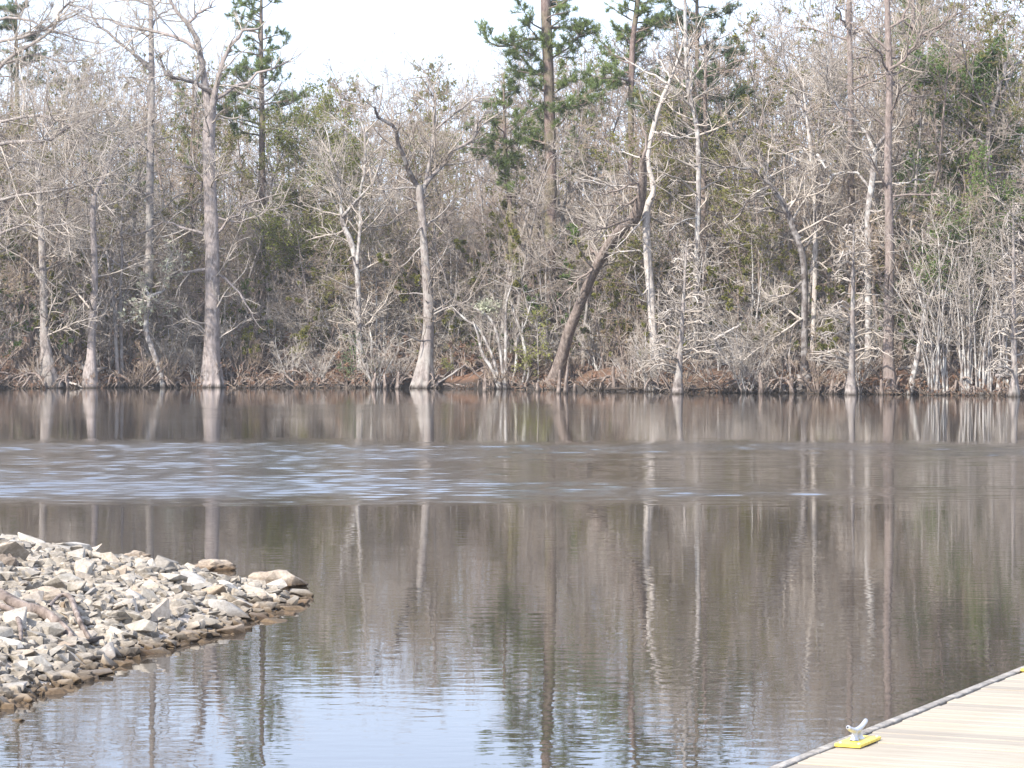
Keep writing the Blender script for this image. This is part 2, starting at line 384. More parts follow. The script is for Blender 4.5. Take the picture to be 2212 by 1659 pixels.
def leaf_quads(g, mb, pos, size, sv=0.3, droop=0.0):
    n = len(pos)
    if n == 0: return
    a = g.normal(size=(n, 3)); a[:, 2] -= droop; a /= np.linalg.norm(a, axis=1, keepdims=True)
    c = g.normal(size=(n, 3)); c -= a * (a * c).sum(1, keepdims=True); c /= np.linalg.norm(c, axis=1, keepdims=True)
    s = size * np.clip(1 + sv * g.normal(size=n), 0.4, 2)[:, None]
    nn = np.cross(a, c)
    v = np.stack([pos, pos + a * s * 0.5 + c * s * 0.26 + nn * s * 0.08, pos + a * s, pos + a * s * 0.5 - c * s * 0.26 + nn * s * 0.08], 1)
    i = np.arange(n)[:, None] * 4
    mb.add(v.reshape(-1, 3), i + np.array([[0, 1, 2, 3]]))
def needle_tufts(g, mb, pos, axis, length, per=12, rad=0.017):
    n = len(pos)
    if n == 0: return
    P0 = np.repeat(pos, per, 0); A = np.repeat(axis, per, 0)
    d = A * 0.55 + g.normal(size=P0.shape) * 0.62; d[:, 2] += 0.12; d /= np.linalg.norm(d, axis=1, keepdims=True)
    Lh = length * (0.6 + 0.6 * g.random(len(P0)))[:, None]
    st = P0 + A * (g.random(len(P0))[:, None] - 0.7) * 0.16
    P = np.stack([st, st + d * Lh], 1)
    mb.tubes(P, np.full((len(P0), 2), rad), 3, tip=True)

def px_path(pts, D, dD=0.0, n=14):
    """picture path (column, row, width in px) at distance D -> points with radii; dD lets the far end lean nearer or farther"""
    k = len(pts); out = []
    for i, p in enumerate(pts):
        d = D + dD * i / max(1, k - 1)
        out.append([*W(p[0], p[1], d), p[2] / 2 / F * d])
    r = resample(out, n); r[:, 3] = np.maximum(r[:, 3], 0.006)
    return r[:, :3], r[:, 3]

def hero(name, label, cat, base, D, trunk, limbs=(), bark='gray', twig='twig', seed=1, auto=0.0, auto_from=0.25, auto_len=3.0, dens=1.0, flare=0.0,
         flutes=7, sides=12, spec=None, leaf=None, group=None, K=20, thick=1.0, up=0.05, near=0.0, pale_limbs=False):
    """a tree traced from its place: base (column,row), distance D, trunk path [(col,row,width)], limb paths"""
    g = np.random.default_rng(seed)
    tp, tr = px_path(trunk, D, near, K)
    tp = tp.copy(); tp[:, 1] += np.cumsum(g.normal(size=K)) * 0.03
    b = tp[0].copy(); gz = float(ground_z(b[0], b[1]))
    if b[2] > gz - 0.15:                                   # root it into the ground or the river bed
        ext = b.copy(); ext[2] = min(gz, b[2]) - 0.25
        tp = np.vstack([ext, tp]); tr = np.concatenate([[tr[0] * 1.08], tr])
    org = tp[0].copy()
    root = empty(name, org); tag(root, label, cat, group)
    tm, cm = MB(), MB()
    fl = None
    if flare:
        fl = lambda a, u: 1 + flare * np.exp(-u * 9) * np.cos(a * flutes + 1.3 * np.sin(a * 2)) + 0.05 * np.cos(a * 3 + u * 9)
    tm.tubes((tp - org)[None], tr[None], sides, flute=fl)
    LP, LR = [], []; own = []
    for i, lb in enumerate(limbs):
        path = lb['p'] if isinstance(lb, dict) else lb
        dD = lb.get('dD', 0) if isinstance(lb, dict) else g.normal() * 1.2
        Db = D
        if near: Db = float(tp[np.argmin(np.abs((tp[:, 0] / tp[:, 1] * F + CX) - path[0][0]) + np.abs((EYE - tp[:, 2]) / tp[:, 1] * F + HZ - path[0][1])), 1])
        p, r = px_path(path, Db, dD, 10)
        jit = np.linspace(0, 1, 10) * np.clip(r * 6, 0.02, 0.4)
        p = p + g.normal(size=p.shape) * (jit[:, None] * 0.35); LP.append(p - org); LR.append(r * thick); own.append(lb.get('bark') if isinstance(lb, dict) else None)
    if LP:
        LP = np.array(LP); LR = np.array(LR); mine = [k for k, q in enumerate(own) if not q]; (cm if pale_limbs else tm).tubes(LP[mine], LR[mine], 7, tip=True)
        for k, q in enumerate(own):
            if q: lm_ = MB(); lm_.tubes(LP[k:k + 1], LR[k:k + 1], 8, tip=True); tag(link('limb', lm_.mesh('limb', M[q]), root), 'dark barked limb')
    if auto:
        aP, aR = sprout(g, (tp - org)[None], tr[None], auto * 1.9, auto_from * 0.8, 1.0, 1.2, 0.28, auto_len * 1.55, 0.4, 0.4, 10, up * 0.6, 0.13, 0.5, 0.062, 0.013, rel=False)
        if len(aP):
            (cm if twig == 'twigpale' else tm).tubes(aP, aR, 5, tip=True)  # limbs take the paler twig colour, a painted stand-in for sunlight on them
            LP = np.concatenate([LP, aP]) if len(LP) else aP; LR = np.concatenate([LR, aR]) if len(LR) else aR
    ends = None
    if len(LP):
        sp = spec or [lv(BR, dens=2.6 * dens, rmax=0.042, rtip=0.012, wig=0.15, length=0.5, ang=0.85), lv(BL, dens=3.6 * dens, rmax=0.016, rtip=0.007), lv(TW, dens=4.6, rmax=0.010, rtip=0.005)]
        ends = twigs(g, cm, LP, LR, sp)[0]
    extra = []
    if leaf and ends is not None:
        lm = MB(); k = leaf.get('n', 1500); sel = g.integers(0, len(ends), k)
        leaf_quads(g, lm, ends[sel, g.integers(1, ends.shape[1], k)] + g.normal(size=(k, 3)) * 0.04, leaf['size']); extra.append((leaf.get('name', 'leaves'), lm, leaf['mat']))
    finish_tree(root, tm, cm, bark, twig, extra)
    return root

D0 = lambda px, back=0.0: float(np.interp(px, SH_PX, SH_D)) + back

# 1 the big buttressed cypress
hero('cypress_tree', 'tall pale grey cypress with wide buttressed base and high crooked limbs', 'tree', None, D0(459, -1.0),
     [(459, 838, 54), (458, 800, 44), (457, 760, 36), (457, 700, 33), (458, 560, 31), (455, 420, 28), (453, 310, 27), (456, 232, 26)],
     [[(452, 240, 20), (445, 200, 17), (443, 167, 15), (430, 110, 13), (407, 50, 10), (370, 8, 7), (345, -30, 4)],
      [(458, 240, 17), (466, 200, 13), (477, 143, 10), (503, 90, 8), (535, 70, 6), (567, 53, 4)],
      [(463, 218, 10), (490, 200, 8), (520, 183, 7), (583, 157, 5), (650, 117, 3)],
      dict(p=[(462, 202, 11), (423, 180, 10), (383, 170, 8), (356, 153, 7), (353, 123, 5), (330, 105, 3)], bark='dark', dD=-0.8),
      [(432, 112, 9), (383, 80, 8), (333, 70, 7), (283, 60, 5), (233, 43, 4), (187, 33, 3)],
      dict(p=[(443, 147, 7), (422, 180, 7), (420, 205, 6), (427, 232, 4)], bark='dark', dD=-0.6),
      [(407, 52, 7), (430, 32, 6), (447, 20, 5), (467, -5, 4)],
      [(440, 505, 7), (400, 495, 6), (360, 482, 5), (320, 499, 4), (267, 515, 2.5)],
      [(445, 582, 8), (407, 589, 7), (383, 589, 6), (360, 609, 5), (320, 628, 3)],
      [(468, 505, 6), (500, 470, 5), (540, 440, 4), (600, 420, 2.5)], [(468, 470, 5), (520, 480, 4), (575, 455, 3), (640, 440, 2)],
      [(450, 400, 5), (425, 370, 4), (380, 350, 3), (330, 345, 2)], [(466, 590, 6), (495, 610, 5), (530, 650, 4), (545, 700, 2)]],
     bark='cypress', twig='twigpale', seed=11, auto=0.9, auto_from=0.35, auto_len=2.2, flare=0.24, flutes=8, sides=40, K=34, dens=0.9)
# 2 the straight trunk behind it
hero('cypress_tree', 'straight grey cypress behind the buttressed one, running out of the frame', 'tree', None, D0(315, 3.0),
     [(316, 832, 34), (319, 780, 26), (321, 690, 20), (323, 500, 17), (325, 350, 16), (328, 200, 14), (327, 50, 11), (325, -60, 8)],
     [[(327, 156, 8), (300, 125, 7), (240, 80, 6), (205, 40, 5), (187, 5, 4)], [(328, 60, 5), (350, 30, 4), (380, 20, 3)], [(326, 85, 6), (305, 60, 5), (285, 20, 3)],
      [(325, 330, 4), (300, 310, 3), (280, 318, 2)], [(327, 230, 5), (310, 190, 4), (275, 180, 3)]],
     bark='gray', twig='twigpale', seed=12, auto=0.8, auto_from=0.4, auto_len=2.4, flare=0.1, sides=18, K=26, dens=0.8)
# 3
hero('bald_cypress_tree', 'grey tree with swollen foot and wavy trunk bending toward its top', 'tree', None, D0(195, -0.5),
     [(195, 838, 36), (196, 800, 30), (197, 770, 20), (199, 690, 17), (203, 640, 16), (204, 580, 14), (201, 500, 13), (201, 450, 12), (208, 415, 11), (222, 388, 10), (240, 340, 7), (262, 300, 5)],
     [[(203, 420, 5), (190, 395, 4), (180, 380, 3), (185, 365, 2)], [(240, 340, 4), (270, 320, 4), (310, 300, 2)], [(204, 640, 5), (170, 665, 4), (140, 690, 4), (108, 700, 2)]],
     bark='cypress', twig='twigpale', seed=13, auto=1.0, auto_from=0.3, auto_len=2.0, flare=0.12, sides=18, K=28, dens=0.9)
# 4
hero('broken_tree', 'grey trunk snapped off at a pale splintered top near the swamp edge', 'tree', None, D0(105, 0.5),
     [(112, 838, 48), (106, 800, 36), (99, 740, 22), (96, 690, 18), (93, 580, 16), (88, 480, 14), (85, 420, 12), (82, 365, 10), (76, 347, 8), (70, 345, 5)],
     [[(90, 500, 4), (60, 470, 3), (30, 470, 2)], [(92, 560, 4), (130, 540, 3), (160, 545, 2)]],
     bark='gray', twig='twigpale', seed=14, auto=0.9, auto_from=0.3, auto_len=1.8, flare=0.14, sides=18, K=26, dens=0.9)
# 5 two slim stems
hero('slender_tree', 'slim pale stem leaning left beside its twin, left of crooked tree', 'tree', None, D0(255, 0.3),
     [(257, 836, 10), (253, 780, 9), (249, 700, 8), (244, 640, 7), (236, 590, 5), (230, 540, 3)], [[(246, 665, 4), (232, 650, 3), (215, 635, 2)]], bark='gray', seed=15, auto=1.6, auto_from=0.4, auto_len=1.4, sides=8)
hero('slender_tree', 'slim pale upright stem beside the stem leaning left', 'tree', None, D0(263, 0.5),
     [(264, 836, 9), (262, 760, 8), (260, 640, 7), (264, 560, 6), (262, 480, 4), (270, 400, 2.5)], bark='gray', seed=16, auto=1.6, auto_from=0.4, auto_len=1.4, sides=8)
# 6 crooked moss tree
hero('crooked_tree', 'short crooked grey tree hung with moss, bent like an elbow', 'tree', None, D0(352, -0.8),
     [(353, 839, 12), (345, 800, 12), (333, 765, 12), (318, 722, 12), (317, 695, 11), (323, 655, 10), (328, 640, 8), (345, 633, 7), (358, 624, 5)],
     [[(324, 650, 7), (316, 622, 6), (312, 600, 4)], [(350, 632, 4), (358, 600, 3), (365, 560, 2.5), (372, 540, 2)], [(330, 668, 4), (300, 680, 3), (262, 700, 2)]],
     bark='lichen', twig='twigpale', seed=17, auto=2.0, auto_from=0.55, auto_len=0.9, sides=10, leaf=dict(n=700, size=0.16, mat='moss', name='hanging_moss'), dens=1.4)
# 9 forked grey tree
hero('forked_tree', 'pale grey tree forking into two thin arms above the bank', 'tree', None, D0(780, 0.4),
     [(781, 838, 26), (780, 815, 20), (776, 730, 14), (772, 650, 13), (773, 609, 12), (767, 559, 12), (757, 520, 12), (742, 488, 11), (738, 462, 10)],
     [[(738, 465, 8), (735, 420, 6), (728, 370, 5), (712, 320, 4), (700, 265, 3)], [(740, 468, 8), (765, 440, 6), (795, 405, 5), (820, 360, 4), (835, 300, 3)], [(772, 570, 8), (779, 480, 7), (784, 400, 6), (787, 300, 5), (770, 230, 3)]],
     bark='lichen', twig='twigpale', seed=18, auto=1.2, auto_from=0.3, auto_len=1.9, flare=0.1, sides=14)
# 10 the dark forked tree
hero('cypress_tree', 'flared cypress with one dark limb swung out left and one pale limb right', 'tree', None, D0(915, -1.0),
     [(914, 840, 52), (918, 800, 40), (922, 760, 31), (926, 700, 24), (924, 640, 22), (918, 560, 17), (913, 480, 16), (908, 430, 17), (906, 400, 15)],
     [dict(p=[(904, 408, 12), (890, 380, 11), (872, 340, 10), (860, 300, 9), (843, 272, 8), (818, 245, 6), (795, 225, 3)], bark='dark', dD=-3), [(912, 410, 12), (935, 378, 10), (955, 355, 9), (985, 320, 8), (1020, 290, 6), (1058, 260, 3)],
      [(915, 420, 9), (925, 370, 8), (936, 310, 8), (938, 250, 7), (930, 195, 5), (922, 150, 3)], [(1028, 285, 5), (1035, 262, 4), (1060, 238, 2)], [(937, 285, 5), (960, 262, 4), (1000, 230, 4), (1045, 195, 2)], [(938, 232, 5), (905, 205, 4), (880, 175, 2)],
      [(843, 274, 4), (850, 250, 3), (880, 240, 2)]],
     bark='gray', twig='twig', seed=19, auto=0.8, auto_from=0.3, auto_len=1.8, flare=0.25, flutes=7, sides=36, K=30)
# 13 the leaning tree
hero('leaning_tree', 'thick brown trunk leaning hard right with exposed roots at its foot', 'tree', None, D0(1200, -0.2),
     [(1190, 842, 44), (1203, 810, 34), (1216, 765, 26), (1230, 715, 24), (1248, 670, 22), (1264, 630, 21), (1280, 592, 20), (1300, 555, 22), (1322, 520, 24), (1345, 494, 25), (1368, 474, 25), (1382, 440, 23), (1387, 395, 19), (1388, 340, 14)],
     [[(1300, 560, 9), (1285, 545, 8), (1265, 530, 6)], [(1292, 575, 6), (1255, 600, 4), (1225, 628, 4), (1195, 665, 2)], [(1386, 395, 6), (1360, 400, 5), (1320, 420, 4), (1280, 415, 2)], [(1384, 420, 6), (1350, 445, 5), (1310, 440, 4), (1260, 450, 2)],
      [(1372, 470, 6), (1340, 480, 5), (1300, 495, 4), (1245, 490, 2)], [(1388, 345, 7), (1395, 310, 6), (1380, 270, 4), (1360, 235, 2)], [(1195, 828, 9), (1180, 834, 7), (1166, 842, 4)], [(1200, 825, 8), (1190, 836, 6), (1182, 845, 4)], [(1210, 822, 8), (1216, 836, 6), (1222, 846, 4)]],
     bark='brown', twig='twigpale', seed=20, near=-9.0, auto=0.7, auto_from=0.55, auto_len=2.4, flare=0.15, flutes=5, sides=20, K=34, dens=1.1)
# 14 the white snag
hero('dead_snag', 'bleached white dead trunk zigzagging up to a broken bare top', 'tree', None, D0(1412, 0.8),
     [(1414, 790, 19), (1411, 720, 18), (1406, 640, 18), (1399, 560, 18), (1396, 500, 17), (1397, 450, 16), (1410, 420, 13), (1409, 388, 11), (1399, 345, 10), (1409, 285, 10), (1429, 217, 9), (1450, 167, 7), (1468, 117, 5), (1480, 70, 3), (1492, 25, 2)],
     [[(1448, 170, 5), (1430, 140, 4), (1403, 88, 2)], [(1440, 180, 5), (1415, 165, 4), (1380, 150, 4), (1345, 118, 2)], [(1411, 286, 5), (1440, 288, 4), (1475, 300, 2)], [(1399, 345, 4), (1350, 330, 3), (1320, 325, 2)], [(1408, 412, 5), (1370, 405, 4), (1300, 398, 3), (1240, 380, 2)],
      [(1405, 620, 4), (1385, 635, 4), (1374, 610, 3), (1376, 560, 2)], [(1400, 560, 5), (1385, 545, 4), (1350, 540, 4), (1300, 560, 2)], [(1398, 440, 4), (1375, 470, 4), (1340, 500, 3), (1290, 515, 2)], [(1400, 460, 4), (1365, 500, 3), (1320, 550, 2)],
      [(1458, 145, 3), (1450, 122, 2), (1446, 110, 1)], [(1430, 220, 3), (1445, 200, 2), (1452, 196, 1)]],
     bark='snag', twig='twigpale', seed=21, auto=0.35, auto_from=0.3, auto_len=1.6, sides=12, K=34, dens=0.55)
# 17, 18 slim trunks right of it
hero('slender_tree', 'tall slim lichen spotted trunk right of the white dead trunk', 'tree', None, D0(1500, 3),
     [(1502, 842, 14), (1503, 700, 12), (1505, 553, 12), (1508, 430, 11), (1508, 330, 11), (1503, 262, 10), (1494, 225, 10), (1484, 175, 9), (1480, 80, 8), (1478, -40, 6)],
     [[(1480, 120, 4), (1500, 70, 3), (1525, 20, 2)], [(1506, 285, 4), (1460, 300, 3), (1430, 290, 2)], [(1508, 470, 4), (1470, 480, 3), (1440, 500, 2)]], bark='lichen', twig='twigpale', seed=22, auto=0.9, auto_from=0.3, auto_len=2.0, sides=10, K=24)
hero('slender_tree', 'reddish brown straight trunk close beside the lichen spotted one', 'tree', None, D0(1520, 6),
     [(1524, 838, 16), (1522, 700, 14), (1521, 550, 13), (1520, 400, 12), (1524, 300, 10), (1522, 200, 8), (1526, 110, 5)], bark='brown', twig='twigbrown', seed=23, auto=0.9, auto_from=0.45, auto_len=2.2, sides=10, K=20)
# 19 - 21 straight trunks on the right
hero('tall_tree', 'tall straight pale trunk rising behind the small cone shaped cypress', 'tree', None, D0(1838, 7),
     [(1840, 840, 18), (1838, 700, 16), (1838, 500, 15), (1837, 370, 14), (1836, 170, 13), (1833, 40, 12), (1833, -60, 10)], [[(1836, 70, 5), (1815, 40, 4), (1800, 0, 3)], [(1836, 100, 4), (1880, 110, 4), (1918, 108, 2)]], bark='pink', twig='twig', seed=24, auto=0.5, auto_from=0.5, auto_len=2.6, sides=12, K=20)
hero('tall_tree', 'stout straight trunk with spreading root feet, tallest on the right bank', 'tree', None, D0(1922, -0.5),
     [(1924, 853, 42), (1922, 820, 30), (1919, 760, 24), (1921, 640, 22), (1922, 549, 20), (1919, 420, 17), (1918, 333, 16), (1921, 200, 15), (1920, 133, 14), (1916, 0, 12), (1914, -70, 10)],
     [[(1921, 150, 7), (1950, 130, 6), (1985, 85, 5), (2040, 50, 3)], [(1918, 110, 6), (1890, 85, 5), (1850, 60, 4), (1820, 30, 3)], [(1922, 60, 5), (1950, 40, 5), (1970, -10, 3)], [(1919, 160, 5), (1960, 120, 5), (2020, 70, 4), (2110, 10, 3)]],
     bark='pink', twig='twig', seed=25, auto=0.6, auto_from=0.4, auto_len=2.2, flare=0.2, flutes=5, sides=20, K=28)
hero('tall_tree', 'slim tall trunk just right of the stout rooted one', 'tree', None, D0(1975, 9),
     [(1968, 835, 16), (1972, 600, 14), (1973, 400, 13), (1971, 200, 12), (1972, 80, 10), (1970, -50, 8)], bark='pink', twig='twig', seed=26, auto=0.6, auto_from=0.45, auto_len=2.4, sides=10, K=16)
# 22 dark leaning speckled
hero('leaning_tree', 'dark speckled tree leaning left with arching branches, right of centre', 'tree', None, D0(1740, 1),
     [(1737, 846, 24), (1738, 780, 15), (1738, 700, 14), (1739, 615, 14), (1733, 550, 14), (1715, 500, 14), (1700, 462, 13), (1682, 424, 12), (1664, 402, 10), (1650, 386, 8)],
     [[(1650, 388, 6), (1620, 365, 5), (1560, 360, 4), (1500, 345, 2)], [(1664, 400, 6), (1640, 420, 5), (1600, 455, 4), (1560, 470, 2)], [(1652, 386, 6), (1650, 355, 5), (1635, 330, 4), (1600, 310, 2)], [(1735, 545, 6), (1757, 500, 5), (1765, 440, 5), (1790, 380, 3)], [(1700, 462, 5), (1660, 450, 4), (1630, 460, 2)],
      [(1739, 600, 5), (1700, 640, 4), (1655, 640, 3)]], bark='dark', twig='twigpale', seed=27, auto=1.0, auto_from=0.25, auto_len=2.4, flare=0.1, sides=14, K=26, dens=1.25)
# 23 birch like
hero('birch_tree', 'slim white barked tree leaning slightly left above the dark speckled one', 'tree', None, D0(1758, 3),
     [(1752, 842, 13), (1757, 700, 11), (1761, 560, 11), (1760, 433, 10), (1755, 367, 10), (1746, 283, 8), (1737, 215, 5), (1735, 170, 3)],
     [[(1752, 345, 4), (1735, 320, 3), (1715, 318, 2)], [(1741, 245, 4), (1725, 228, 3), (1700, 225, 2)], [(1757, 395, 4), (1780, 360, 3), (1790, 320, 2)]], bark='snag', twig='twigpale', seed=28, auto=1.3, auto_from=0.3, auto_len=1.8, sides=10, K=20)
# 24 Y fork
hero('forked_tree', 'grey spotted tree splitting in a wide Y left of the rooted trunk', 'tree', None, D0(1880, 2),
     [(1877, 846, 18), (1875, 700, 14), (1875, 550, 14), (1874, 467, 14), (1882, 400, 14), (1887, 340, 13), (1889, 318, 12)],
     [[(1887, 325, 9), (1870, 290, 7), (1850, 265, 6), (1822, 262, 5), (1790, 300, 4), (1768, 335, 3)], [(1890, 322, 9), (1910, 295, 8), (1930, 275, 6), (1950, 250, 5), (1975, 190, 3)], [(1880, 410, 6), (1852, 375, 6), (1800, 380, 5), (1760, 410, 3)], [(1882, 398, 6), (1920, 395, 5), (1975, 390, 4), (2020, 370, 2)],
      [(1875, 455, 5), (1895, 458, 4), (1925, 450, 3)], [(1765, 335, 7), (1775, 350, 6), (1788, 362, 4)], [(1850, 266, 4), (1835, 240, 4), (1800, 225, 4), (1785, 150, 4), (1790, 90, 3), (1775, 30, 2)]],
     bark='lichen', twig='twigpale', seed=29, auto=1.1, auto_from=0.3, auto_len=2.2, sides=12, K=20, dens=1.2)
# 26 dark bent tree at the right edge
hero('bare_tree', 'bare tree with dark bent limbs against the sky at the right edge', 'tree', None, D0(2160, 5),
     [(2140, 842, 20), (2142, 640, 16), (2138, 480, 14), (2134, 330, 13), (2142, 250, 12), (2150, 215, 11)],
     [[(2148, 225, 9), (2160, 185, 8), (2172, 150, 7), (2180, 122, 6), (2195, 120, 4)], [(2150, 220, 8), (2175, 175, 7), (2200, 135, 5), (2230, 110, 3)], [(2136, 320, 7), (2100, 300, 6), (2050, 330, 4), (2000, 340, 2)], [(2136, 300, 6), (2170, 290, 5), (2200, 275, 3)], [(2140, 260, 6), (2110, 210, 5), (2090, 150, 4), (2075, 60, 2)]],
     bark='dark', twig='twig', seed=30, auto=1.0, auto_from=0.35, auto_len=2.4, sides=12, K=18)
# 29 leaning pale stem
hero('leaning_tree', 'thin pale stem leaning right in front of the white shrub thicket', 'tree', None, D0(1968, -0.6),
     [(1966, 852, 14), (1975, 800, 12), (1984, 760, 11), (1994, 695, 10), (2004, 655, 8), (2018, 625, 6), (2040, 560, 4), (2052, 500, 2)], [[(2000, 670, 4), (1985, 640, 3), (1960, 620, 2)], [(1994, 695, 4), (2005, 730, 4), (2010, 800, 3), (2005, 852, 3)]], bark='lichen', twig='twigpale', seed=31, auto=1.2, auto_from=0.4, auto_len=1.6, sides=10)
# 31 the tree beyond the left edge whose boughs reach in
hero('overhanging_tree', 'grey tree standing past the left edge, its long boughs reaching into view', 'tree', None, D0(-60, 1.0),
     [(-70, 842, 40), (-66, 780, 30), (-60, 640, 26), (-58, 480, 24), (-52, 330, 22), (-45, 200, 18), (-40, 60, 14), (-30, -60, 10)],
     [dict(p=[(-48, 220, 12), (0, 145, 9), (40, 115, 8), (85, 85, 7), (117, 60, 6), (143, 23, 5), (185, 0, 3)], dD=-5), dict(p=[(-50, 330, 12), (0, 312, 9), (55, 306, 8), (105, 302, 7), (143, 278, 6), (180, 255, 4), (250, 232, 2)], dD=-6),
      dict(p=[(-46, 100, 10), (0, 92, 7), (60, 78, 6), (120, 50, 5), (190, 20, 3)], dD=-4), dict(p=[(-55, 440, 9), (0, 432, 7), (60, 420, 6), (130, 408, 5), (200, 385, 4), (270, 375, 2)], dD=-5),
      dict(p=[(-48, 270, 10), (0, 262, 7), (70, 250, 6), (130, 262, 5), (200, 290, 4), (260, 305, 2)], dD=-6), dict(p=[(-40, 60, 10), (10, 40, 6), (60, 45, 5), (110, 60, 4), (170, 90, 4), (240, 95, 2)], dD=-4),
      dict(p=[(-44, 160, 8), (20, 135, 6), (70, 120, 5), (140, 132, 4), (210, 125, 2)], dD=-3), dict(p=[(-56, 520, 8), (0, 505, 6), (50, 485, 5), (110, 492, 4), (160, 480, 2)], dD=-4)],
     bark='gray', twig='twigpale', seed=32, auto=0.15, auto_from=0.3, auto_len=3.0, sides=14, K=20, dens=0.68)
# small cone cypresses standing in the water
def cone_cypress(label, px, py, top, w, seed, spread=70, lean=0, twig='twigpale'):
    D = depth(py) - 0.2
    g = np.random.default_rng(seed); limbs = []
    for k in range(64):
        u = 0.10 + 0.88 * g.random(); s = -1 if k % 2 else 1
        y0 = py + (top - py) * u; x0 = px + lean * u; ln = spread * (1.05 - u) ** 0.7 * (0.6 + 0.5 * g.random())
        limbs.append(dict(p=[(x0, y0, 5.5 * (1.15 - u)), (x0 + s * ln * 0.5, y0 - ln * 0.2 + 6 * g.normal(), 3.2), (x0 + s * ln, y0 - ln * 0.12 + 9 * g.normal(), 1.8)], dD=g.normal() * 1.1 - 0.4))
    return hero('cypress_sapling', label, 'tree', None, D, [(px, py + 2, w * 1.9), (px + lean * .05, py - 22, w * 1.5), (px + lean * .15, py - 60, w), (px + lean * .5, (py + top) / 2, w * 0.65), (px + lean * .8, top + 60, w * 0.35), (px + lean, top, 1.5)],
                limbs, bark='gray', twig=twig, seed=seed, pale_limbs=True, flare=0.12, sides=14, K=22, spec=[lv(BR, dens=2.4, length=0.4, rmax=0.02, rtip=0.008), lv(TW, dens=3.5, rmax=0.011)], auto=0)
cone_cypress('small cone shaped cypress with tiered branches standing in the water', 1838, 853, 480, 15, 41, 100, 6)
cone_cypress('small pale cypress below the white dead trunk, branches drooping', 1464, 851, 520, 14, 42, 95, 20)
cone_cypress('thin young cypress in the water at the far right edge', 2191, 857, 430, 14, 43, 70, -4)

# ---------------------------------------------- forest kinds: a bare tree, a bush and so on, then copies
def proto_bare(seed, h, r, bark, twig, spread=0.30, dens=1.0, t0=0.3, leaf=None, up=0.05, wig=0.2, ang=0.95):
    g = np.random.default_rng(seed)
    root = empty('bare_tree')
    tP, tR = random_trunk(g, h, r, 16, 0.065, 0.07)
    tm, cm = MB(), MB(); tm.tubes(tP, tR, 8, tip=True)
    LP, LR = sprout(g, tP, tR, 2.0 * dens, t0, 0.98, ang, 0.25, spread * h, 0.35, 0.6, 11, up, wig, 0.5, 0.07, 0.012, rel=False)
    tm.tubes(LP, LR, 5, tip=True)
    e = twigs(g, cm, LP, LR, [lv(BR, dens=2.3 * dens, wig=0.17, rmax=0.034, rtip=0.009, length=0.45), lv(BL, dens=3.3 * dens, rmax=0.017, rtip=0.007), lv(TW, dens=4.6 * dens, rmax=0.010, rtip=0.0045)])[0]
    extra = []
    if leaf:
        lm = MB(); k = leaf[0]; sel = g.integers(0, len(e), k)
        leaf_quads(g, lm, e[sel, g.integers(1, e.shape[1], k)], leaf[1]); extra.append(('buds', lm, leaf[2]))
    finish_tree(root, tm, cm, bark, twig, extra)
    root['h'] = h
    return root
protos = [proto_bare(101, 18, 0.13, 'gray', 'twig', leaf=(3000, 0.05, 'bud')), proto_bare(102, 18, 0.10, 'lichen', 'twigpale', spread=0.26, dens=1.0), proto_bare(103, 18, 0.13, 'brown', 'twigred', spread=0.28, leaf=(7000, 0.065, 'bud')),
          proto_bare(104, 18, 0.09, 'gray', 'twigred', spread=0.22, dens=1.1, t0=0.2, leaf=(5000, 0.05, 'bud')), proto_bare(105, 18, 0.12, 'gray', 'twig', spread=0.36, dens=0.85, up=0.0, ang=1.15), proto_bare(106, 18, 0.08, 'brown', 'twigbrown', spread=0.24, dens=1.05, t0=0.12, leaf=(14000, 0.09, 'olive'))]
SKY_PX = np.array([-400, 0, 150, 300, 420, 560, 690, 760, 850, 950, 1060, 1200, 1320, 1450, 1600, 1720, 1830, 1950, 2100, 2212, 2600])
SKY_PY = np.array([60, 75, 90, 105, 120, 145, 185, 160, 150, 140, 135, 110, 50, 40, 45, -10, -60, -70, -60, -60, -60])
LBL = ['slender bare grey tree', 'slim pale lichened tree', 'bare tree with tan buds', 'narrow reddish tree', 'wide branched bare tree', 'thin olive leaved tree']
GRP = ['grey trees in the woods', 'lichened trees in the woods', 'budding trees in the woods', 'reddish twigged trees in the woods', 'wide trees in the woods', 'olive leaved trees in the woods']
used = set()
MARKS = [(-40, 'the snapped trunk at left'), (105, 'the snapped grey trunk'), (197, 'the swollen footed tree'), (258, 'the two slim twin stems'), (335, 'the crooked mossy tree'), (457, 'the big buttressed cypress'), (566, 'the pine in the sky gap'), (652, 'the olive cedar'),
         (772, 'the forked pale tree'), (918, 'the flared dark limbed cypress'), (1075, 'the fan of thin stems'), (1187, 'the thick pine trunk'), (1265, 'the leaning brown trunk'), (1405, 'the white dead trunk'), (1503, 'the slim lichen spotted trunk'), (1620, 'the bleached jutting branch'),
         (1735, 'the dark speckled leaning tree'), (1838, 'the cone shaped cypress'), (1922, 'the stout rooted trunk'), (2048, 'the leafy green evergreen'), (2100, 'the white stemmed thicket'), (2190, 'the far right young cypress')]
SEEN = {}
def landmark(look, px, deep):
    """a label that says by which landmark the thing stands, and how deep in the woods"""
    m = min(MARKS, key=lambda q: abs(q[0] - px)); side = 'left of' if px < m[0] - 8 else ('right of' if px > m[0] + 8 else 'straight behind')
    for t in ((look, deep, side, m[1]), (look, deep, 'farther ' + side if side != 'straight behind' else 'close behind', m[1]), (look, deep, 'well ' + side if side != 'straight behind' else 'squarely behind', m[1])):
        lab = ' '.join(x for x in t if x)
        if lab not in SEEN: break
    SEEN[lab] = 1
    return lab
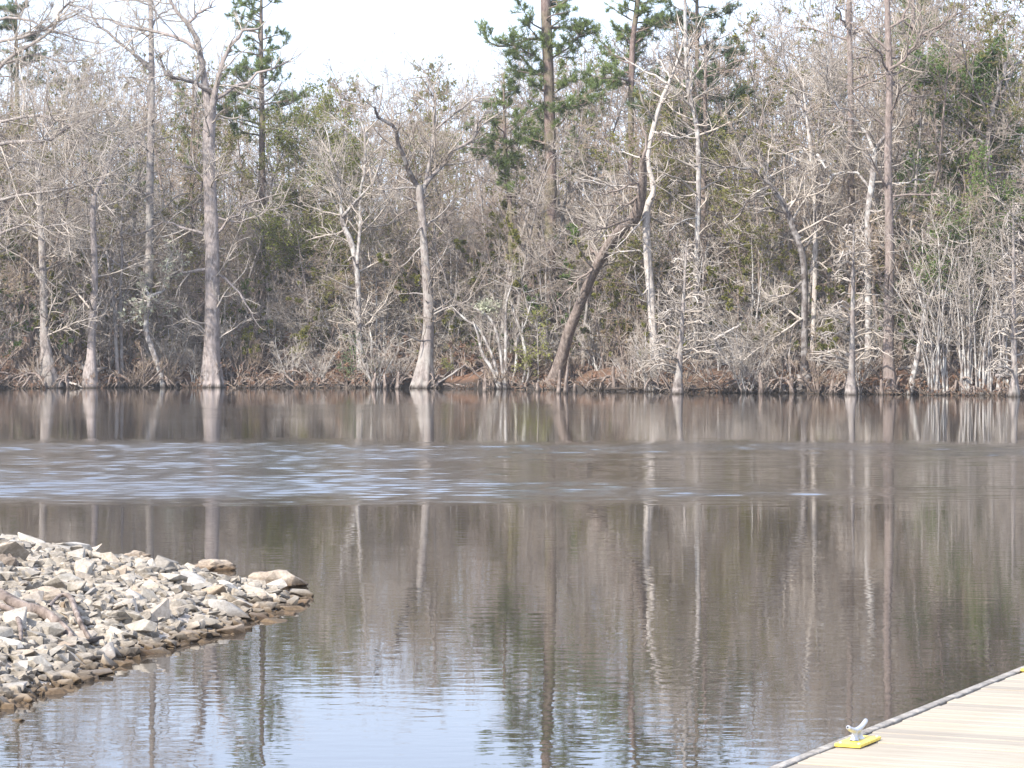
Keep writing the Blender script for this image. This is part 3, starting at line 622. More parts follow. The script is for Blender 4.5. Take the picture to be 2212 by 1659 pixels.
DEEP = {4: 'at the wood edge', 9: 'second row', 16: 'third row', 25: 'deep in', 36: 'deeper in', 50: 'rearmost', -0.2: 'at the waterline', 1.6: 'on the bank', 4.0: 'atop the bank', 2.6: 'at the wood edge', 6.5: 'second row', 12: 'third row', 20: 'deep in', 32: 'deeper in', 46: 'rearmost'}
def place(kind_list, idx, loc, rz, s, label, cat, group, name=None):
    src = kind_list[idx]
    if id(src) in used: o = copy_thing(src, loc, rz, s)
    else:
        used.add(id(src)); o = src; o.location = loc; o.rotation_euler = (0, 0, rz); o.scale = (s,) * 3 if not hasattr(s, '__len__') else s
    tag(o, label, cat, group)
    if 'h' in o.keys(): del o['h']
    return o
hs = [p['h'] for p in protos]
g = np.random.default_rng(77)
rows = [(4, 40, 70, 310), (9, 40, 10, 190), (16, 40, -5, 100), (25, 42, -10, 60), (36, 44, -10, 40), (50, 44, -10, 40)]
for back, count, lo, hi in rows:
    for k in range(count):
        px = -180 + (2560) * (k + 0.5 + 0.8 * (g.random() - 0.5)) / count
        D = D0(px, back * (0.75 + 0.5 * g.random()))
        x = (px - CX) / F * D; z = float(ground_z(x, D))
        top = np.interp(px, SKY_PX, SKY_PY) + lo + (hi - lo) * g.random()
        hgt = max(6.0, (EYE - (top - HZ) / F * D) - z)
        i = int(g.choice(6, p=[0.16, 0.17, 0.18, 0.15, 0.14, 0.20])); s = hgt / hs[i]
        place(protos, i, (x, D, z - 0.1), g.random() * 6.28, (s * 0.5 + 0.5 * (0.9 + 0.2 * g.random()), s * 0.5 + 0.5, s), landmark(LBL[i], px, DEEP[back]), 'tree', GRP[i])

# ---------------------------------------------- the closed mass of woods far behind
g = np.random.default_rng(131); fs, fr = [], []
for k in range(250):
    px = -330 + 2900 * (k + g.random()) / 250; D = D0(px, 58 + 22 * g.random()); x = (px - CX) / F * D; z = float(ground_z(x, D))
    hh = (EYE - (np.interp(px, SKY_PX, SKY_PY) + 10 + 120 * g.random() ** 1.5 - HZ) / F * D) - z
    P, Q = random_trunk(g, hh, 0.09, 12, 0.05, 0.05); fs.append(P[0] + [x, D, z - 0.1]); fr.append(Q[0])
fs = np.array(fs); fr = np.array(fr); fm = MB(); fm.tubes(fs, fr, 5, tip=True)
LP, LR = sprout(g, fs, fr, 1.1, 0.03, 0.98, 0.9, 0.3, 3.0, 0.3, 0.4, 6, 0.05, 0.2, 0.5, 0.04, 0.012, rel=False); fm.tubes(LP, LR, 4, tip=True)
P, Q = sprout(g, LP, LR, 1.5, 0.1, 1, 0.85, 0.3, 0.5, 0.3, 0.4, 4, 0.04, 0.22, 0.6, 0.025, 0.012); fm.tubes(P, Q, 3, tip=True)
P, Q = sprout(g, P, Q, 1.6, 0.1, 1, 0.8, 0.3, 0.8, 0.3, 0.3, 2, 0.0, 0.2, 0.7, 0.016, 0.01); fm.tubes(P, Q, 3, tip=True)
tag(link('far_woods', fm.mesh('far_woods', M['twig'])), 'grey mass of bare woods closing off the view behind the trees', 'woods', kind='stuff')
lm = MB(); k = 60000; sel = g.integers(0, len(P), k); leaf_quads(g, lm, P[sel, 1] + g.normal(size=(k, 3)) * 0.15, 0.13)
tag(link('far_foliage', lm.mesh('far_foliage', M['bud'], smooth=False)), 'dull tan foliage and buds scattered through the far woods', 'foliage', kind='stuff')

# ---------------------------------------------- pines
def pine(label, D, trunk, z_top_py, crown, seed, mat='needle', nb=26, blen=3.2, tuft=0.3, bark='pine', limbs=(), name='pine_tree', per=12, droop=-0.02):
    """trunk path in px; crown = (row where needles start, row where they end, droop)"""
    g = np.random.default_rng(seed)
    tp, tr = px_path(trunk, D, 0, 26)
    x, y = tp[0][:2]; gz = float(ground_z(x, y)); org = np.array([x, y, gz - 0.15]); tp[0] = org
    root = empty(name, org); tag(root, label, 'tree')
    tm, cm, nm = MB(), MB(), MB(); tm.tubes((tp - org)[None], tr[None], 12)
    zz = tp[:, 2]; z0, z1 = [EYE - (c - HZ) / F * D for c in crown]
    LP, LR = [], []
    for k in range(nb):
        z = z0 + (z1 - z0) * (k + g.random()) / nb; u = (z - z0) / (z1 - z0)
        p = np.array([np.interp(z, zz, tp[:, j]) for j in range(3)]) - org; r = np.interp(z, zz, tr)
        a = g.random() * 6.28; Ln = blen * (0.55 + 0.6 * g.random()) * (1 - 0.55 * u)
        d = np.array([math.cos(a), math.sin(a), 0.15 + 0.35 * u]); pts = [p]
        for q in range(7):
            d = d + g.normal(size=3) * 0.13; d[2] += droop + 0.02 * q; d /= np.linalg.norm(d); pts.append(pts[-1] + d * Ln / 7)
        LP.append(pts); LR.append(np.linspace(min(r * 0.5, 0.06), 0.014, 8))
    for lb in limbs:
        p, r = px_path(lb, D, g.normal() * 0.8, 8); LP.append(p - org); LR.append(r)
    LP = np.array(LP); LR = np.array(LR); tm.tubes(LP, LR, 6, tip=True)
    P1, R1 = sprout(g, LP, LR, 4.4, 0.15, 1, 0.8, 0.25, 0.34, 0.3, 0.4, 5, 0.06, 0.16, 0.6, 0.025, 0.01, flat=0.4)
    cm.tubes(P1, R1, 4, tip=True)
    P2, R2 = sprout(g, P1, R1, 3.4, 0.25, 1, 0.7, 0.25, 0.45, 0.3, 0.3, 3, 0.08, 0.15, 0.7, 0.014, 0.008)
    cm.tubes(P2, R2, 3, tip=True)
    for P in (LP, P1, P2):
        if len(P):
            ax = P[:, -1] - P[:, -2]; ax /= np.linalg.norm(ax, axis=1, keepdims=True) + 1e-9
            needle_tufts(g, nm, P[:, -1], ax, tuft, per)
    for P, q in ((P1, 3), (P1, 2), (P2, 1)):
        ax = P[:, q] - P[:, q - 1]; ax /= np.linalg.norm(ax, axis=1, keepdims=True) + 1e-9
        needle_tufts(g, nm, P[:, q], ax, tuft * 0.9, per)
    link('trunk', tm.mesh('trunk', M[bark]), root); link('crown', cm.mesh('crown', M['twigbrown']), root); link('needles', nm.mesh('needles', M[mat], smooth=False), root)
    return root
pine('tall straight pine with the thickest bare trunk, rising out of the frame', D0(1187, 6),
     [(1187, 800, 30), (1187, 700, 27), (1188, 560, 26), (1190, 400, 25), (1187, 240, 24), (1183, 120, 23), (1178, 0, 21), (1172, -160, 12)], -160, (330, -150), 51, 'needle', 38, 3.6, 0.32,
     limbs=[[(1180, 90, 8), (1150, 84, 7), (1110, 98, 5), (1070, 100, 4), (1035, 75, 2)], [(1190, 62, 7), (1220, 60, 6), (1260, 66, 4), (1290, 80, 2)], [(1185, 165, 6), (1150, 160, 4), (1100, 150, 2)], [(1186, 230, 5), (1160, 235, 4), (1130, 250, 2)]])
pine('pine with dark trunk and loose needle clumps rising into the sky gap', D0(566, 9),
     [(572, 800, 18), (567, 700, 17), (568, 600, 16), (567, 400, 14), (566, 200, 11), (565, 60, 8), (566, -40, 4)], -40, (300, -40), 52, 'needle', 40, 3.2, 0.3)
pine('mid height pine with dark clumps left of the thick trunked pine', D0(1090, 5),
     [(1104, 810, 13), (1103, 560, 12), (1102, 450, 11), (1094, 380, 10), (1090, 280, 7), (1088, 170, 3)], 170, (395, 172), 53, 'needle', 30, 2.6, 0.28)
pine('slim pine with high thin foliage between the two taller pines', D0(1370, 10),
     [(1366, 800, 14), (1362, 600, 14), (1362, 300, 13), (1365, 133, 13), (1367, 83, 12), (1377, 0, 11), (1382, -120, 6)], -120, (190, -110), 54, 'needle', 32, 2.8, 0.3,
     limbs=[[(1377, 70, 5), (1400, 50, 4), (1440, 20, 2)], [(1365, 45, 4), (1340, 30, 3), (1310, 10, 2)]])
pine('dense dark pine crowding behind the tip of the white dead trunk', D0(1506, 12),
     [(1510, 800, 15), (1508, 500, 14), (1506, 233, 11), (1505, 33, 8), (1504, -80, 4)], -80, (330, -70), 55, 'needledark', 46, 3.3, 0.32)
pine('dim pine behind the bare boughs at the upper left', D0(40, 24), [(40, 810, 16), (40, 500, 14), (38, 200, 10), (36, -20, 4)], -20, (190, -20), 56, 'needledark', 24, 2.8, 0.3)
pine('pine with pale foliage behind the tall trunks on the right', D0(2010, 20), [(2005, 800, 16), (2000, 500, 14), (1990, 200, 12), (1985, 0, 9), (1985, -70, 5)], -60, (120, -60), 57, 'needle', 18, 2.8, 0.3)
pine('small pine showing through bare twigs above the broken trunk', D0(320, 22), [(300, 800, 12), (300, 600, 11), (302, 400, 8), (300, 330, 3)], 330, (560, 335), 58, 'needle', 26, 2.2, 0.28)
pine('small pine half hidden right of the forked dark limbed cypress', D0(1260, 18), [(1270, 800, 12), (1268, 500, 11), (1265, 260, 5), (1264, 200, 3)], 200, (420, 205), 59, 'needle', 22, 2.2, 0.28)
pine('short pine half hidden by the buttressed cypress', D0(425, 16), [(415, 800, 13), (416, 500, 11), (418, 300, 8), (418, 170, 3)], 170, (520, 175), 60, 'needle', 30, 2.2, 0.28)

# ---------------------------------------------- broad evergreens and the cedar
def evergreen(name, label, D, px, py0, top, half, seed, mat, n, size, bark='gray', cat='tree', squash=1.0, group=None, twigm='twigbrown'):
    g = np.random.default_rng(seed)
    x = (px - CX) / F * D; gz = float(ground_z(x, D)); h = EYE - (top - HZ) / F * D - gz; lo = (EYE - (py0 - HZ) / F * D - gz) / h
    root = empty(name, (x, D, gz - 0.1)); tag(root, label, cat, group)
    tP, tR = random_trunk(g, h * 0.95, max(0.03, h * 0.009), 12, 0.04, 0.03)
    tm, cm, lm = MB(), MB(), MB(); tm.tubes(tP, tR, 8, tip=True)
    hw = half / F * D
    LP, LR = sprout(g, tP, tR, 3.6 if h > 5 else 9, max(0.02, lo), 0.98, 1.1, 0.3, hw * 1.9, 0.3, 0.5, 8, 0.04, 0.14, 0.5, 0.06, 0.012, rel=False)
    tm.tubes(LP, LR, 5, tip=True)
    P1, R1 = sprout(g, LP, LR, 5.0, 0.15, 1, 0.8, 0.3, 0.42, 0.3, 0.4, 4, 0.03, 0.2, 0.6, 0.02, 0.008); cm.tubes(P1, R1, 3, tip=True)
    P2, R2 = sprout(g, P1, R1, 6.0, 0.1, 1, 0.8, 0.3, 0.55, 0.3, 0.3, 3, 0.0, 0.2, 0.6, 0.012, 0.006); cm.tubes(P2, R2, 3, tip=True)
    e = P2 if len(P2) else P1; sel = g.integers(0, len(e), n)
    leaf_quads(g, lm, e[sel, g.integers(0, e.shape[1], n)] + g.normal(size=(n, 3)) * 0.10, size, 0.35, 0.2)
    finish_tree(root, tm, cm, bark, twigm, [('leaves', lm, mat)])
    return root
evergreen('evergreen_tree', 'leafy green broadleaf evergreen among the bare trees on the right', D0(2050, 5), 2048, 600, 100, 115, 61, 'broad', 26000, 0.15)
evergreen('evergreen_tree', 'lower leafy evergreen under the big green one on the right', D0(2110, 3.5), 2105, 660, 400, 80, 62, 'broad', 7000, 0.13)
evergreen('cedar_tree', 'olive green cedar below the pine in the sky gap', D0(652, 5), 652, 560, 180, 84, 63, 'cedar', 30000, 0.13, 'brown')
evergreen('evergreen_tree', 'dull green leafy tree behind the lichen spotted slim trunk', D0(1560, 12), 1565, 620, 250, 60, 64, 'olive', 8000, 0.12)
evergreen('evergreen_shrub', 'small yellow green leafy bush beside the thick pine trunk', D0(1165, 0.5), 1163, 790, 655, 26, 65, 'lime', 1500, 0.10, cat='bush')
evergreen('evergreen_shrub', 'bright green sprig at the foot of the dark limbed cypress', D0(975, 0.4), 976, 800, 745, 14, 66, 'lime', 350, 0.09, cat='bush')
evergreen('evergreen_shrub', 'dark green ivy covered bush by the forked grey tree', D0(765, 0.2), 766, 835, 690, 24, 67, 'needledark', 1600, 0.10, cat='bush')

# copies: olive understory trees and thickets
def proto_under(seed, h, half, mat, n, size, bark='brown', twigm='twigbrown', lo=0.1, name='understory_tree', ang=0.95, lr=0.026):
    g = np.random.default_rng(seed); root = empty(name)
    tm, cm, lm = MB(), MB(), MB()
    ns = 3; st = []; sr = []
    for k in range(ns):
        P, Q = random_trunk(g, h * (0.7 + 0.3 * g.random()), 0.035 + 0.02 * g.random(), 10, 0.06, 0.18); st.append(P[0] + [0.2 * g.normal(), 0.2 * g.normal(), 0]); sr.append(Q[0])
    st = np.array(st); sr = np.array(sr); tm.tubes(st, sr, 6, tip=True)
    LP, LR = sprout(g, st, sr, 2.4, lo, 0.98, ang, 0.3, half * 1.15, 0.3, 0.45, 8, 0.03, 0.12, 0.75, lr, 0.009, rel=False); tm.tubes(LP, LR, 4, tip=True)
    e = twigs(g, cm, LP, LR, [lv(BR, dens=2.4, rmax=0.02, rtip=0.008, wig=0.14, length=0.5), lv(BL, dens=3.2, rmax=0.013, rtip=0.006), lv(TW, dens=4.6, rmax=0.009, rtip=0.0045)])[0]
    ex = []
    if n:
        sel = g.integers(0, len(e), n); leaf_quads(g, lm, e[sel, g.integers(0, e.shape[1], n)], size); ex = [('leaves', lm, mat)]
    finish_tree(root, tm, cm, bark, twigm, ex); root['h'] = h
    return root
under = [proto_under(201, 7, 1.5, 'olive', 14000, 0.105), proto_under(202, 7, 1.4, 'bud', 8000, 0.065, twigm='twigred'), proto_under(203, 7, 1.6, None, 0, 0, bark='gray', twigm='twig'), proto_under(204, 6, 1.4, 'broad', 5000, 0.10), proto_under(205, 6, 2.6, None, 0, 0, bark='lichen', twigm='twigpale', ang=1.2, lr=0.042)]
uh = [u['h'] for u in under]
ULBL = ['olive leaved small tree', 'withered tan small tree', 'bare sapling clump', 'green leafed small tree', 'small pale arching tree']
UGRP = ['olive understory', 'withered understory', 'bare saplings', 'green understory', 'pale saplings']
g = np.random.default_rng(88)
for back, count in ((2.6, 52), (6.5, 46), (12, 38), (20, 34), (32, 34), (46, 34)):
    for k in range(count):
        px = -120 + 2450 * (k + 0.5 + 0.9 * (g.random() - 0.5)) / count
        D = D0(px, back * (0.7 + 0.6 * g.random())); x = (px - CX) / F * D; z = float(ground_z(x, D))
        i = int(g.choice(5, p=[0.38, 0.20, 0.12, 0.10, 0.20] if back > 7 else [0.27, 0.14, 0.12, 0.07, 0.40])); s = (3.0 + 6.5 * g.random()) / uh[i] * (1.0 if back > 5 else 0.9)
        place(under, i, (x, D, z - 0.08), g.random() * 6.28, (max(s, .7), max(s, .7), s), landmark(ULBL[i], px, DEEP[back]), 'tree', UGRP[i])

# bank brush: bare multi-stemmed shrubs at the waterline
def proto_shrub(seed, h, ns, spread, bark, twigm, leaf=None, wig=0.09):
    g = np.random.default_rng(seed); root = empty('bank_shrub'); tm, cm = MB(), MB()
    st, sr = [], []
    for k in range(ns):
        P, Q = random_trunk(g, h * (0.5 + 0.5 * g.random()), 0.018 + 0.02 * g.random(), 9, wig, spread); st.append(P[0] + [0.22 * g.normal(), 0.22 * g.normal(), 0]); sr.append(Q[0])
    st = np.array(st); sr = np.array(sr); tm.tubes(st, sr, 5, tip=True)
    LP, LR = sprout(g, st, sr, 2.6, 0.2, 0.98, 0.7, 0.3, 0.4, 0.3, 0.5, 6, 0.05, 0.18, 0.6, 0.018, 0.009); cm.tubes(LP, LR, 4, tip=True)
    e = twigs(g, cm, LP, LR, [lv(BL, dens=5.0, length=0.5, rmax=0.013, rtip=0.006), lv(TW, dens=6.0, rmax=0.009, rtip=0.0045)])[0]
    ex = []
    if leaf:
        lm = MB(); sel = g.integers(0, len(e), leaf[0]); leaf_quads(g, lm, e[sel, g.integers(0, e.shape[1], leaf[0])], leaf[1]); ex = [('leaves', lm, leaf[2])]
    link('stems', tm.mesh('stems', M[bark]), root); link('crown', cm.mesh('crown', M[twigm]), root)
    for nm, mb, mt in ex: link(nm, mb.mesh(nm, M[mt], smooth=False), root)
    root['h'] = h
    return root
shr = [proto_shrub(301, 3.2, 9, 0.35, 'gray', 'twig'), proto_shrub(302, 2.4, 12, 0.55, 'brown', 'twigbrown'), proto_shrub(303, 4.5, 10, 0.2, 'lichen', 'twigpale'), proto_shrub(304, 2.2, 14, 0.45, 'brown', 'twigbrown', (1600, 0.09, 'rust')), proto_shrub(305, 1.8, 16, 0.8, 'brown', 'twigbrown', (500, 0.08, 'rust'), 0.16)]
sh = [s['h'] for s in shr]
SL = ['bare grey shrub', 'low brown brush', 'upright pale stemmed shrub', 'rusty leaved brush', 'sprawling brown brush']
SG = ['grey bank shrubs', 'brown bank brush', 'pale bank shrubs', 'rusty bank brush', 'sprawling bank brush']
g = np.random.default_rng(99)
for back, count, ws_ in ((-0.2, 66, (0.22, 0.18, 0.08, 0.07, 0.45)), (1.6, 50, (0.25, 0.3, 0.15, 0.15, 0.15)), (4.0, 44, (0.3, 0.3, 0.2, 0.2, 0.0))):
    for k in range(count):
        px = -60 + 2330 * (k + 0.5 + 0.95 * (g.random() - 0.5)) / count
        D = D0(px, back + 0.7 * g.normal()); x = (px - CX) / F * D; z = float(ground_z(x, D))
        i = int(g.choice(5, p=ws_)); s = (0.55 + 0.65 * g.random()); s = (s * (0.7 + 0.7 * g.random()), s * (0.8 + 0.5 * g.random()), s * (0.75 + 0.5 * g.random()))
        place(shr, i, (x, D, max(z, -0.3) - 0.08), g.random() * 6.28, s, landmark(SL[i], px, DEEP[back]), 'shrub', SG[i])
# the white stemmed thicket on the right and the fan shaped clump in the centre
def clump(name, label, px, py, D, stems, seed, bark='lichen', twigm='twigpale', dens=1.0, moss=False):
    g = np.random.default_rng(seed); org = W(px, py, D); org[2] = min(float(ground_z(org[0], D)), org[2]) - 0.1
    root = empty(name, org); tag(root, label, 'shrub'); tm, cm = MB(), MB(); LP, LR = [], []
    for s in stems:
        p, r = px_path(s, D, g.normal() * 0.7, 10); p[0, 2] = min(p[0, 2], org[2] + 0.05); LP.append(p - org); LR.append(r)
    LP = np.array(LP); LR = np.array(LR); tm.tubes(LP, LR, 7, tip=True)
    e = twigs(g, cm, LP, LR, [lv(BR, dens=1.7 * dens, t0=0.3, rmax=0.02, rtip=0.009, length=0.4, ang=0.6, up=0.12), lv(BL, dens=2.8 * dens, up=0.08, rmax=0.013, rtip=0.006), lv(TW, rmax=0.009, rtip=0.0045)])[0]
    link('stems', tm.mesh('stems', M[bark]), root); link('crown', cm.mesh('crown', M[twigm]), root)
    if moss:
        mm = MB(); k = 500; q = W(1055, 660, D) - org; leaf_quads(g, mm, q + g.normal(size=(k, 3)) * [0.32, 0.2, 0.16], 0.14, 0.3, 0.8); tag(link('hanging_moss', mm.mesh('hanging_moss', M['moss'], smooth=False), root), kind='stuff')
    return root
clump('fan_shrub', 'fan of thin grey stems holding a pale moss tuft, centre bank', 1075, 846, D0(1075, -1.2),
      [[(1080, 846, 9), (1065, 800, 8), (1042, 765, 7), (1033, 725, 5), (1020, 690, 3)], [(1083, 846, 9), (1070, 790, 8), (1055, 750, 7), (1035, 710, 6), (1005, 690, 5), (975, 660, 3)], [(1092, 846, 8), (1092, 790, 8), (1093, 720, 7), (1093, 660, 5), (1110, 600, 3)],
       [(1090, 846, 7), (1078, 740, 6), (1060, 690, 6), (1030, 668, 4), (1010, 662, 2)], [(1100, 846, 6), (1115, 790, 6), (1116, 735, 6), (1135, 700, 4), (1150, 640, 2)], [(1122, 846, 7), (1135, 800, 7), (1132, 740, 6), (1115, 690, 5), (1100, 640, 3)], [(1130, 846, 5), (1142, 802, 5), (1130, 745, 4), (1128, 690, 3)]], 71, moss=True)
g = np.random.default_rng(72)
for k, (px, lab) in enumerate(((2030, 'white stemmed shrub thicket beside the leaning pale stem'), (2085, 'densest white stemmed shrub in the right bank thicket'), (2140, 'white stemmed shrub near the far right cypress sapling'))):
    stems = []
    for j in range(13):
        x0 = px + g.normal() * 16; ln = 130 + 230 * g.random(); dx = g.normal() * 38
        stems.append([(x0, 853, 4 + 3.5 * g.random()), (x0 + dx * 0.15 + 4 * g.normal(), 853 - ln * 0.35, 3.6), (x0 + dx * 0.5 + 7 * g.normal(), 853 - ln * 0.7, 2.6), (x0 + dx, 853 - ln, 1.2)])
    clump('white_stemmed_shrub', lab, px, 853, D0(px, -0.8 + 0.4 * k), stems, 73 + k, dens=0.6)
# rusty bush left of centre
clump('rusty_bush', 'rounded rust brown bush right of the buttressed cypress', 530, 838, D0(530, 0.6), [[(530 + 3 * j, 838, 3), (530 + 7 * j, 790, 2.5), (530 + 10 * j, 735 + 4 * abs(j), 1.5)] for j in range(-4, 5)], 79, 'brown', 'twigbrown', 2.0)

# ---------------------------------------------- logs, knees, roots
def log(label, pts, D, bark='gray', seed=1, dD=0, name='fallen_log', cat='log'):
    g = np.random.default_rng(seed); p, r = px_path(pts, D, dD, 12); org = p[0].copy()
    root = empty(name, org); tag(root, label, cat); mb = MB(); p = p + g.normal(size=p.shape) * 0.02
    mb.tubes((p - org)[None], (r * (1 + 0.08 * g.normal(size=12)))[None], 10, tip=True)
    P, Q = sprout(g, (p - org)[None], r[None], 1.2, 0.2, 0.95, 1.0, 0.3, 0.25, 0.4, 0.2, 5, 0.05, 0.15, 0.4, 0.03, 0.008)
    link('trunk', mb.mesh('trunk', M[bark]), root)
    if len(P): b2 = MB(); b2.tubes(P, Q, 4, tip=True); link('branch_stubs', b2.mesh('branch_stubs', M[bark]), root)
    return root
log('pale fallen log resting on the bank left of the flared cypress', [(805, 788, 8), (840, 782, 10), (870, 778, 10), (893, 772, 8)], D0(850, 1.8), 'gray', 81)
log('dark fallen log slanting down behind the swollen footed tree', [(128, 762, 9), (150, 775, 11), (175, 790, 13), (195, 805, 12), (236, 792, 9)], D0(175, 1.0), 'dark', 82)
log('bleached bare branch jutting left over the right bank', [(1602, 700, 4), (1588, 708, 5), (1570, 718, 6), (1552, 728, 6), (1537, 735, 5)], D0(1570, -0.4), 'snag', 83, name='bleached_branch', cat='branch')
log('thin dark log floating at the waterline below the white dead trunk', [(1308, 840, 6), (1345, 839, 7), (1390, 840, 6), (1420, 842, 4)], D0(1360, -1.0), 'wetlog', 84)
log('long half sunk log at the waterline right of centre', [(1480, 842, 6), (1560, 838, 6), (1640, 835, 6), (1700, 833, 5)], D0(1600, -0.2), 'wetlog', 85)
log('pale log lying on the leaf litter behind the cone cypress', [(1690, 762, 5), (1735, 764, 6), (1790, 768, 6), (1830, 767, 5)], D0(1760, 3.0), 'snag', 86)
log('grey log propped on the bank beside the leaning pale stem', [(1940, 797, 6), (1965, 792, 7), (2005, 787, 6)], D0(1970, 1.0), 'gray', 87)
log('log lying low at the right edge of the bank', [(2150, 812, 8), (2180, 812, 9), (2225, 811, 8)], D0(2190, 0.6), 'gray', 88)
log('fallen branch sticking into the water beside the flared cypress', [(930, 838, 3), (965, 815, 4), (1000, 792, 4), (1010, 780, 2)], D0(960, -0.8), 'gray', 89, name='fallen_branch', cat='branch')
log('straw coloured stick lying on the water by the fan of stems', [(980, 830, 2.5), (1000, 834, 3), (1012, 836, 2)], D0(1000, -0.8), 'snag', 90, name='floating_stick', cat='stick')
g = np.random.default_rng(121); roots = []
for k in range(4):
    mb = MB(); P, Q = [], []
    for j in range(5):
        a = -PI / 2 + 0.9 * g.normal(); Ln = 0.9 + 0.9 * g.random(); p = np.array([0.15 * g.normal(), 0, 0.55 + 0.3 * g.random()]); d = np.array([math.cos(a) * 0.8, math.sin(a), 0.25]); pts = [p]
        for q in range(7):
            d = d + 0.25 * g.normal(size=3); d[2] -= 0.26; d /= np.linalg.norm(d); p = p + d * Ln / 7; pts.append(p)
        P.append(pts); Q.append(np.linspace(0.05 + 0.03 * g.random(), 0.014, 8))
    mb.tubes(np.array(P), np.array(Q), 6, tip=True); roots.append(mb.mesh('exposed_roots', M['brown']))
for k in range(44):
    px = -20 + 2250 * (k + g.random()) / 44; D = D0(px, -0.1 + 0.5 * g.normal()); x = (px - CX) / F * D; o = link('exposed_roots', roots[k % 4]); sc = 0.7 + 0.6 * g.random()
    o.location = (x, D, max(float(ground_z(x, D)), 0.0) - 0.25); o.scale = (sc, sc, sc); o.rotation_euler = (0, 0, 0.9 * g.normal()); tag(o, landmark('bare roots spilling from the bank', px, ''), 'roots', 'exposed roots along the bank')
for k in range(30):
    px = 20 + 2180 * (k + g.random()) / 30; D = D0(px, -0.7 + 0.5 * g.normal()); y0 = 755 + EYE / D * F; ln = 25 + 45 * g.random(); sgn = g.choice((-1, 1)); rise = (0.1 + 0.5 * g.random()) * ln
    w = 2.2 + 2.5 * g.random()
    log(landmark('fallen limb dipping in the water', px, ''), [(px, y0 + 1, w * 0.6), (px + sgn * ln * 0.5, y0 - rise * 0.5 + 3 * g.normal(), w), (px + sgn * ln, y0 - rise, w * 0.8)], D, ('gray', 'brown', 'snag', 'dark')[k % 4], 140 + k, dD=1.0, name='fallen_limb', cat='branch')
kn = MB(); g = np.random.default_rng(91)
P = np.array([[[0, 0, -0.4], [0.02, 0, 0.0], [0.0, 0.01, 0.35], [0.03, 0, 0.75], [0.02, 0, 1.0], [0.02, 0, 1.05]]]); Q = np.array([[0.17, 0.15, 0.11, 0.085, 0.06, 0.02]])
kn.tubes(P, Q, 9, tip=True, flute=lambda a, u: 1 + 0.15 * np.cos(a * 4)); knee_me = kn.mesh('cypress_knee', M['brown'])
spots = [(128, 836, 1.5, 'cypress knee leaning on the snapped trunk foot'), (1062 - 15, 846, 0.7, None), (1206, 850, 1.1, 'left of two cypress knees under the leaning tree'), (1221, 850, 1.4, 'right, taller of two cypress knees under the leaning tree'), (858, 840, 0.9, None), (833, 840, 0.8, None), (1326, 845, 1.25, None), (1163, 846, 0.45, None), (1242, 846, 0.4, None), (1645, 850, 1.0, None), (1710, 850, 0.9, None), (1772, 850, 0.6, None), (806, 841, 0.85, None), (1795, 851, 1.0, None), (1905, 853, 0.7, None), (700, 838, 0.5, None)]
for px, py, hgt, lab in spots:
    D = depth(py) - 0.3; o = link('cypress_knee', knee_me); o.location = ((px - CX) / F * D, D, 0); o.scale = (0.75 + 0.3 * g.random(), 0.8, hgt); o.rotation_euler = (0.08 * g.normal(), 0.08 * g.normal(), g.random() * 6)
    tag(o, lab or landmark('cypress knee poking up', px, 'at the waterline'), 'cypress knee', 'cypress knees at the waterline')
st = MB(); st.tubes(np.array([[[0, 0, -0.5], [0, 0, 0.0], [0, 0, 0.5], [0, 0, 0.9], [0, 0, 1.0]]]), np.array([[0.52, 0.5, 0.45, 0.36, 0.05]]), 16, tip=True, flute=lambda a, u: 1 + 0.1 * np.cos(a * 5) + 0.05 * np.cos(a * 9))
o = link('tree_stump', st.mesh('tree_stump', M['dark'])); D = depth(849) - 0.2; o.location = ((1735 - CX) / F * D, D, 0); tag(o, 'dark mossy stump at the waterline beneath the dark speckled tree', 'stump')

# ------------------------------------------------------------------ the riprap spit in front
SPIT = np.array([(-1.60, 22.95), (-1.86, 21.4), (-1.98, 20.2), (-2.25, 19.3), (-2.48, 18.4), (-2.62, 17.2), (-2.80, 16.4), (-2.95, 15.6), (-3.4, 13.6), (-6, 12), (-14, 11), (-14, 28), (-6.5, 27.2), (-4.4, 25.8), (-2.9, 24.4), (-2.1, 23.6)])
def spit_d(x, y):
    x = np.asarray(x, float); y = np.asarray(y, float)
    dm = np.full(x.shape, 1e9); ins = np.zeros(x.shape, bool); n = len(SPIT)
    for i in range(n):
        a = SPIT[i]; c = SPIT[(i + 1) % n]; e = c - a
        t = np.clip(((x - a[0]) * e[0] + (y - a[1]) * e[1]) / (e @ e), 0, 1)
        dm = np.minimum(dm, np.hypot(x - a[0] - t * e[0], y - a[1] - t * e[1]))
        cr = ((a[1] > y) != (c[1] > y)); xx = a[0] + (y - a[1]) / np.where(abs(e[1]) < 1e-9, 1e-9, e[1]) * e[0]
        ins ^= cr & (x < xx)
    return np.where(ins, dm, -dm)
def spit_z(x, y):
    d = spit_d(x, y)
    return np.where(d > 0, (0.52 + 0.05 * np.clip(-2.5 - np.asarray(x, float), 0, 3)) * (1 - np.exp(-np.maximum(d, 0) / 1.25)), np.maximum(d * 0.4, -1.6)) - 0.05 + 0.035 * rough(np.asarray(x) * 4, np.asarray(y) * 4) * (d > -0.3)
m, N, L, b = nmat('crushed gravel'); M['gravel'] = m
v = world_coords(N, L); f = noise(N, L, v, 22, 6, 0.7); vo = N.new('ShaderNodeTexVoronoi'); vo.inputs['Scale'].default_value = 26; L.new(v, vo.inputs['Vector'])
r1 = ramp(N, [(0.3, (0.24, 0.20, 0.165)), (0.7, (0.46, 0.42, 0.37))]); L.new(f, r1.inputs[0])
c = r1.outputs[0]
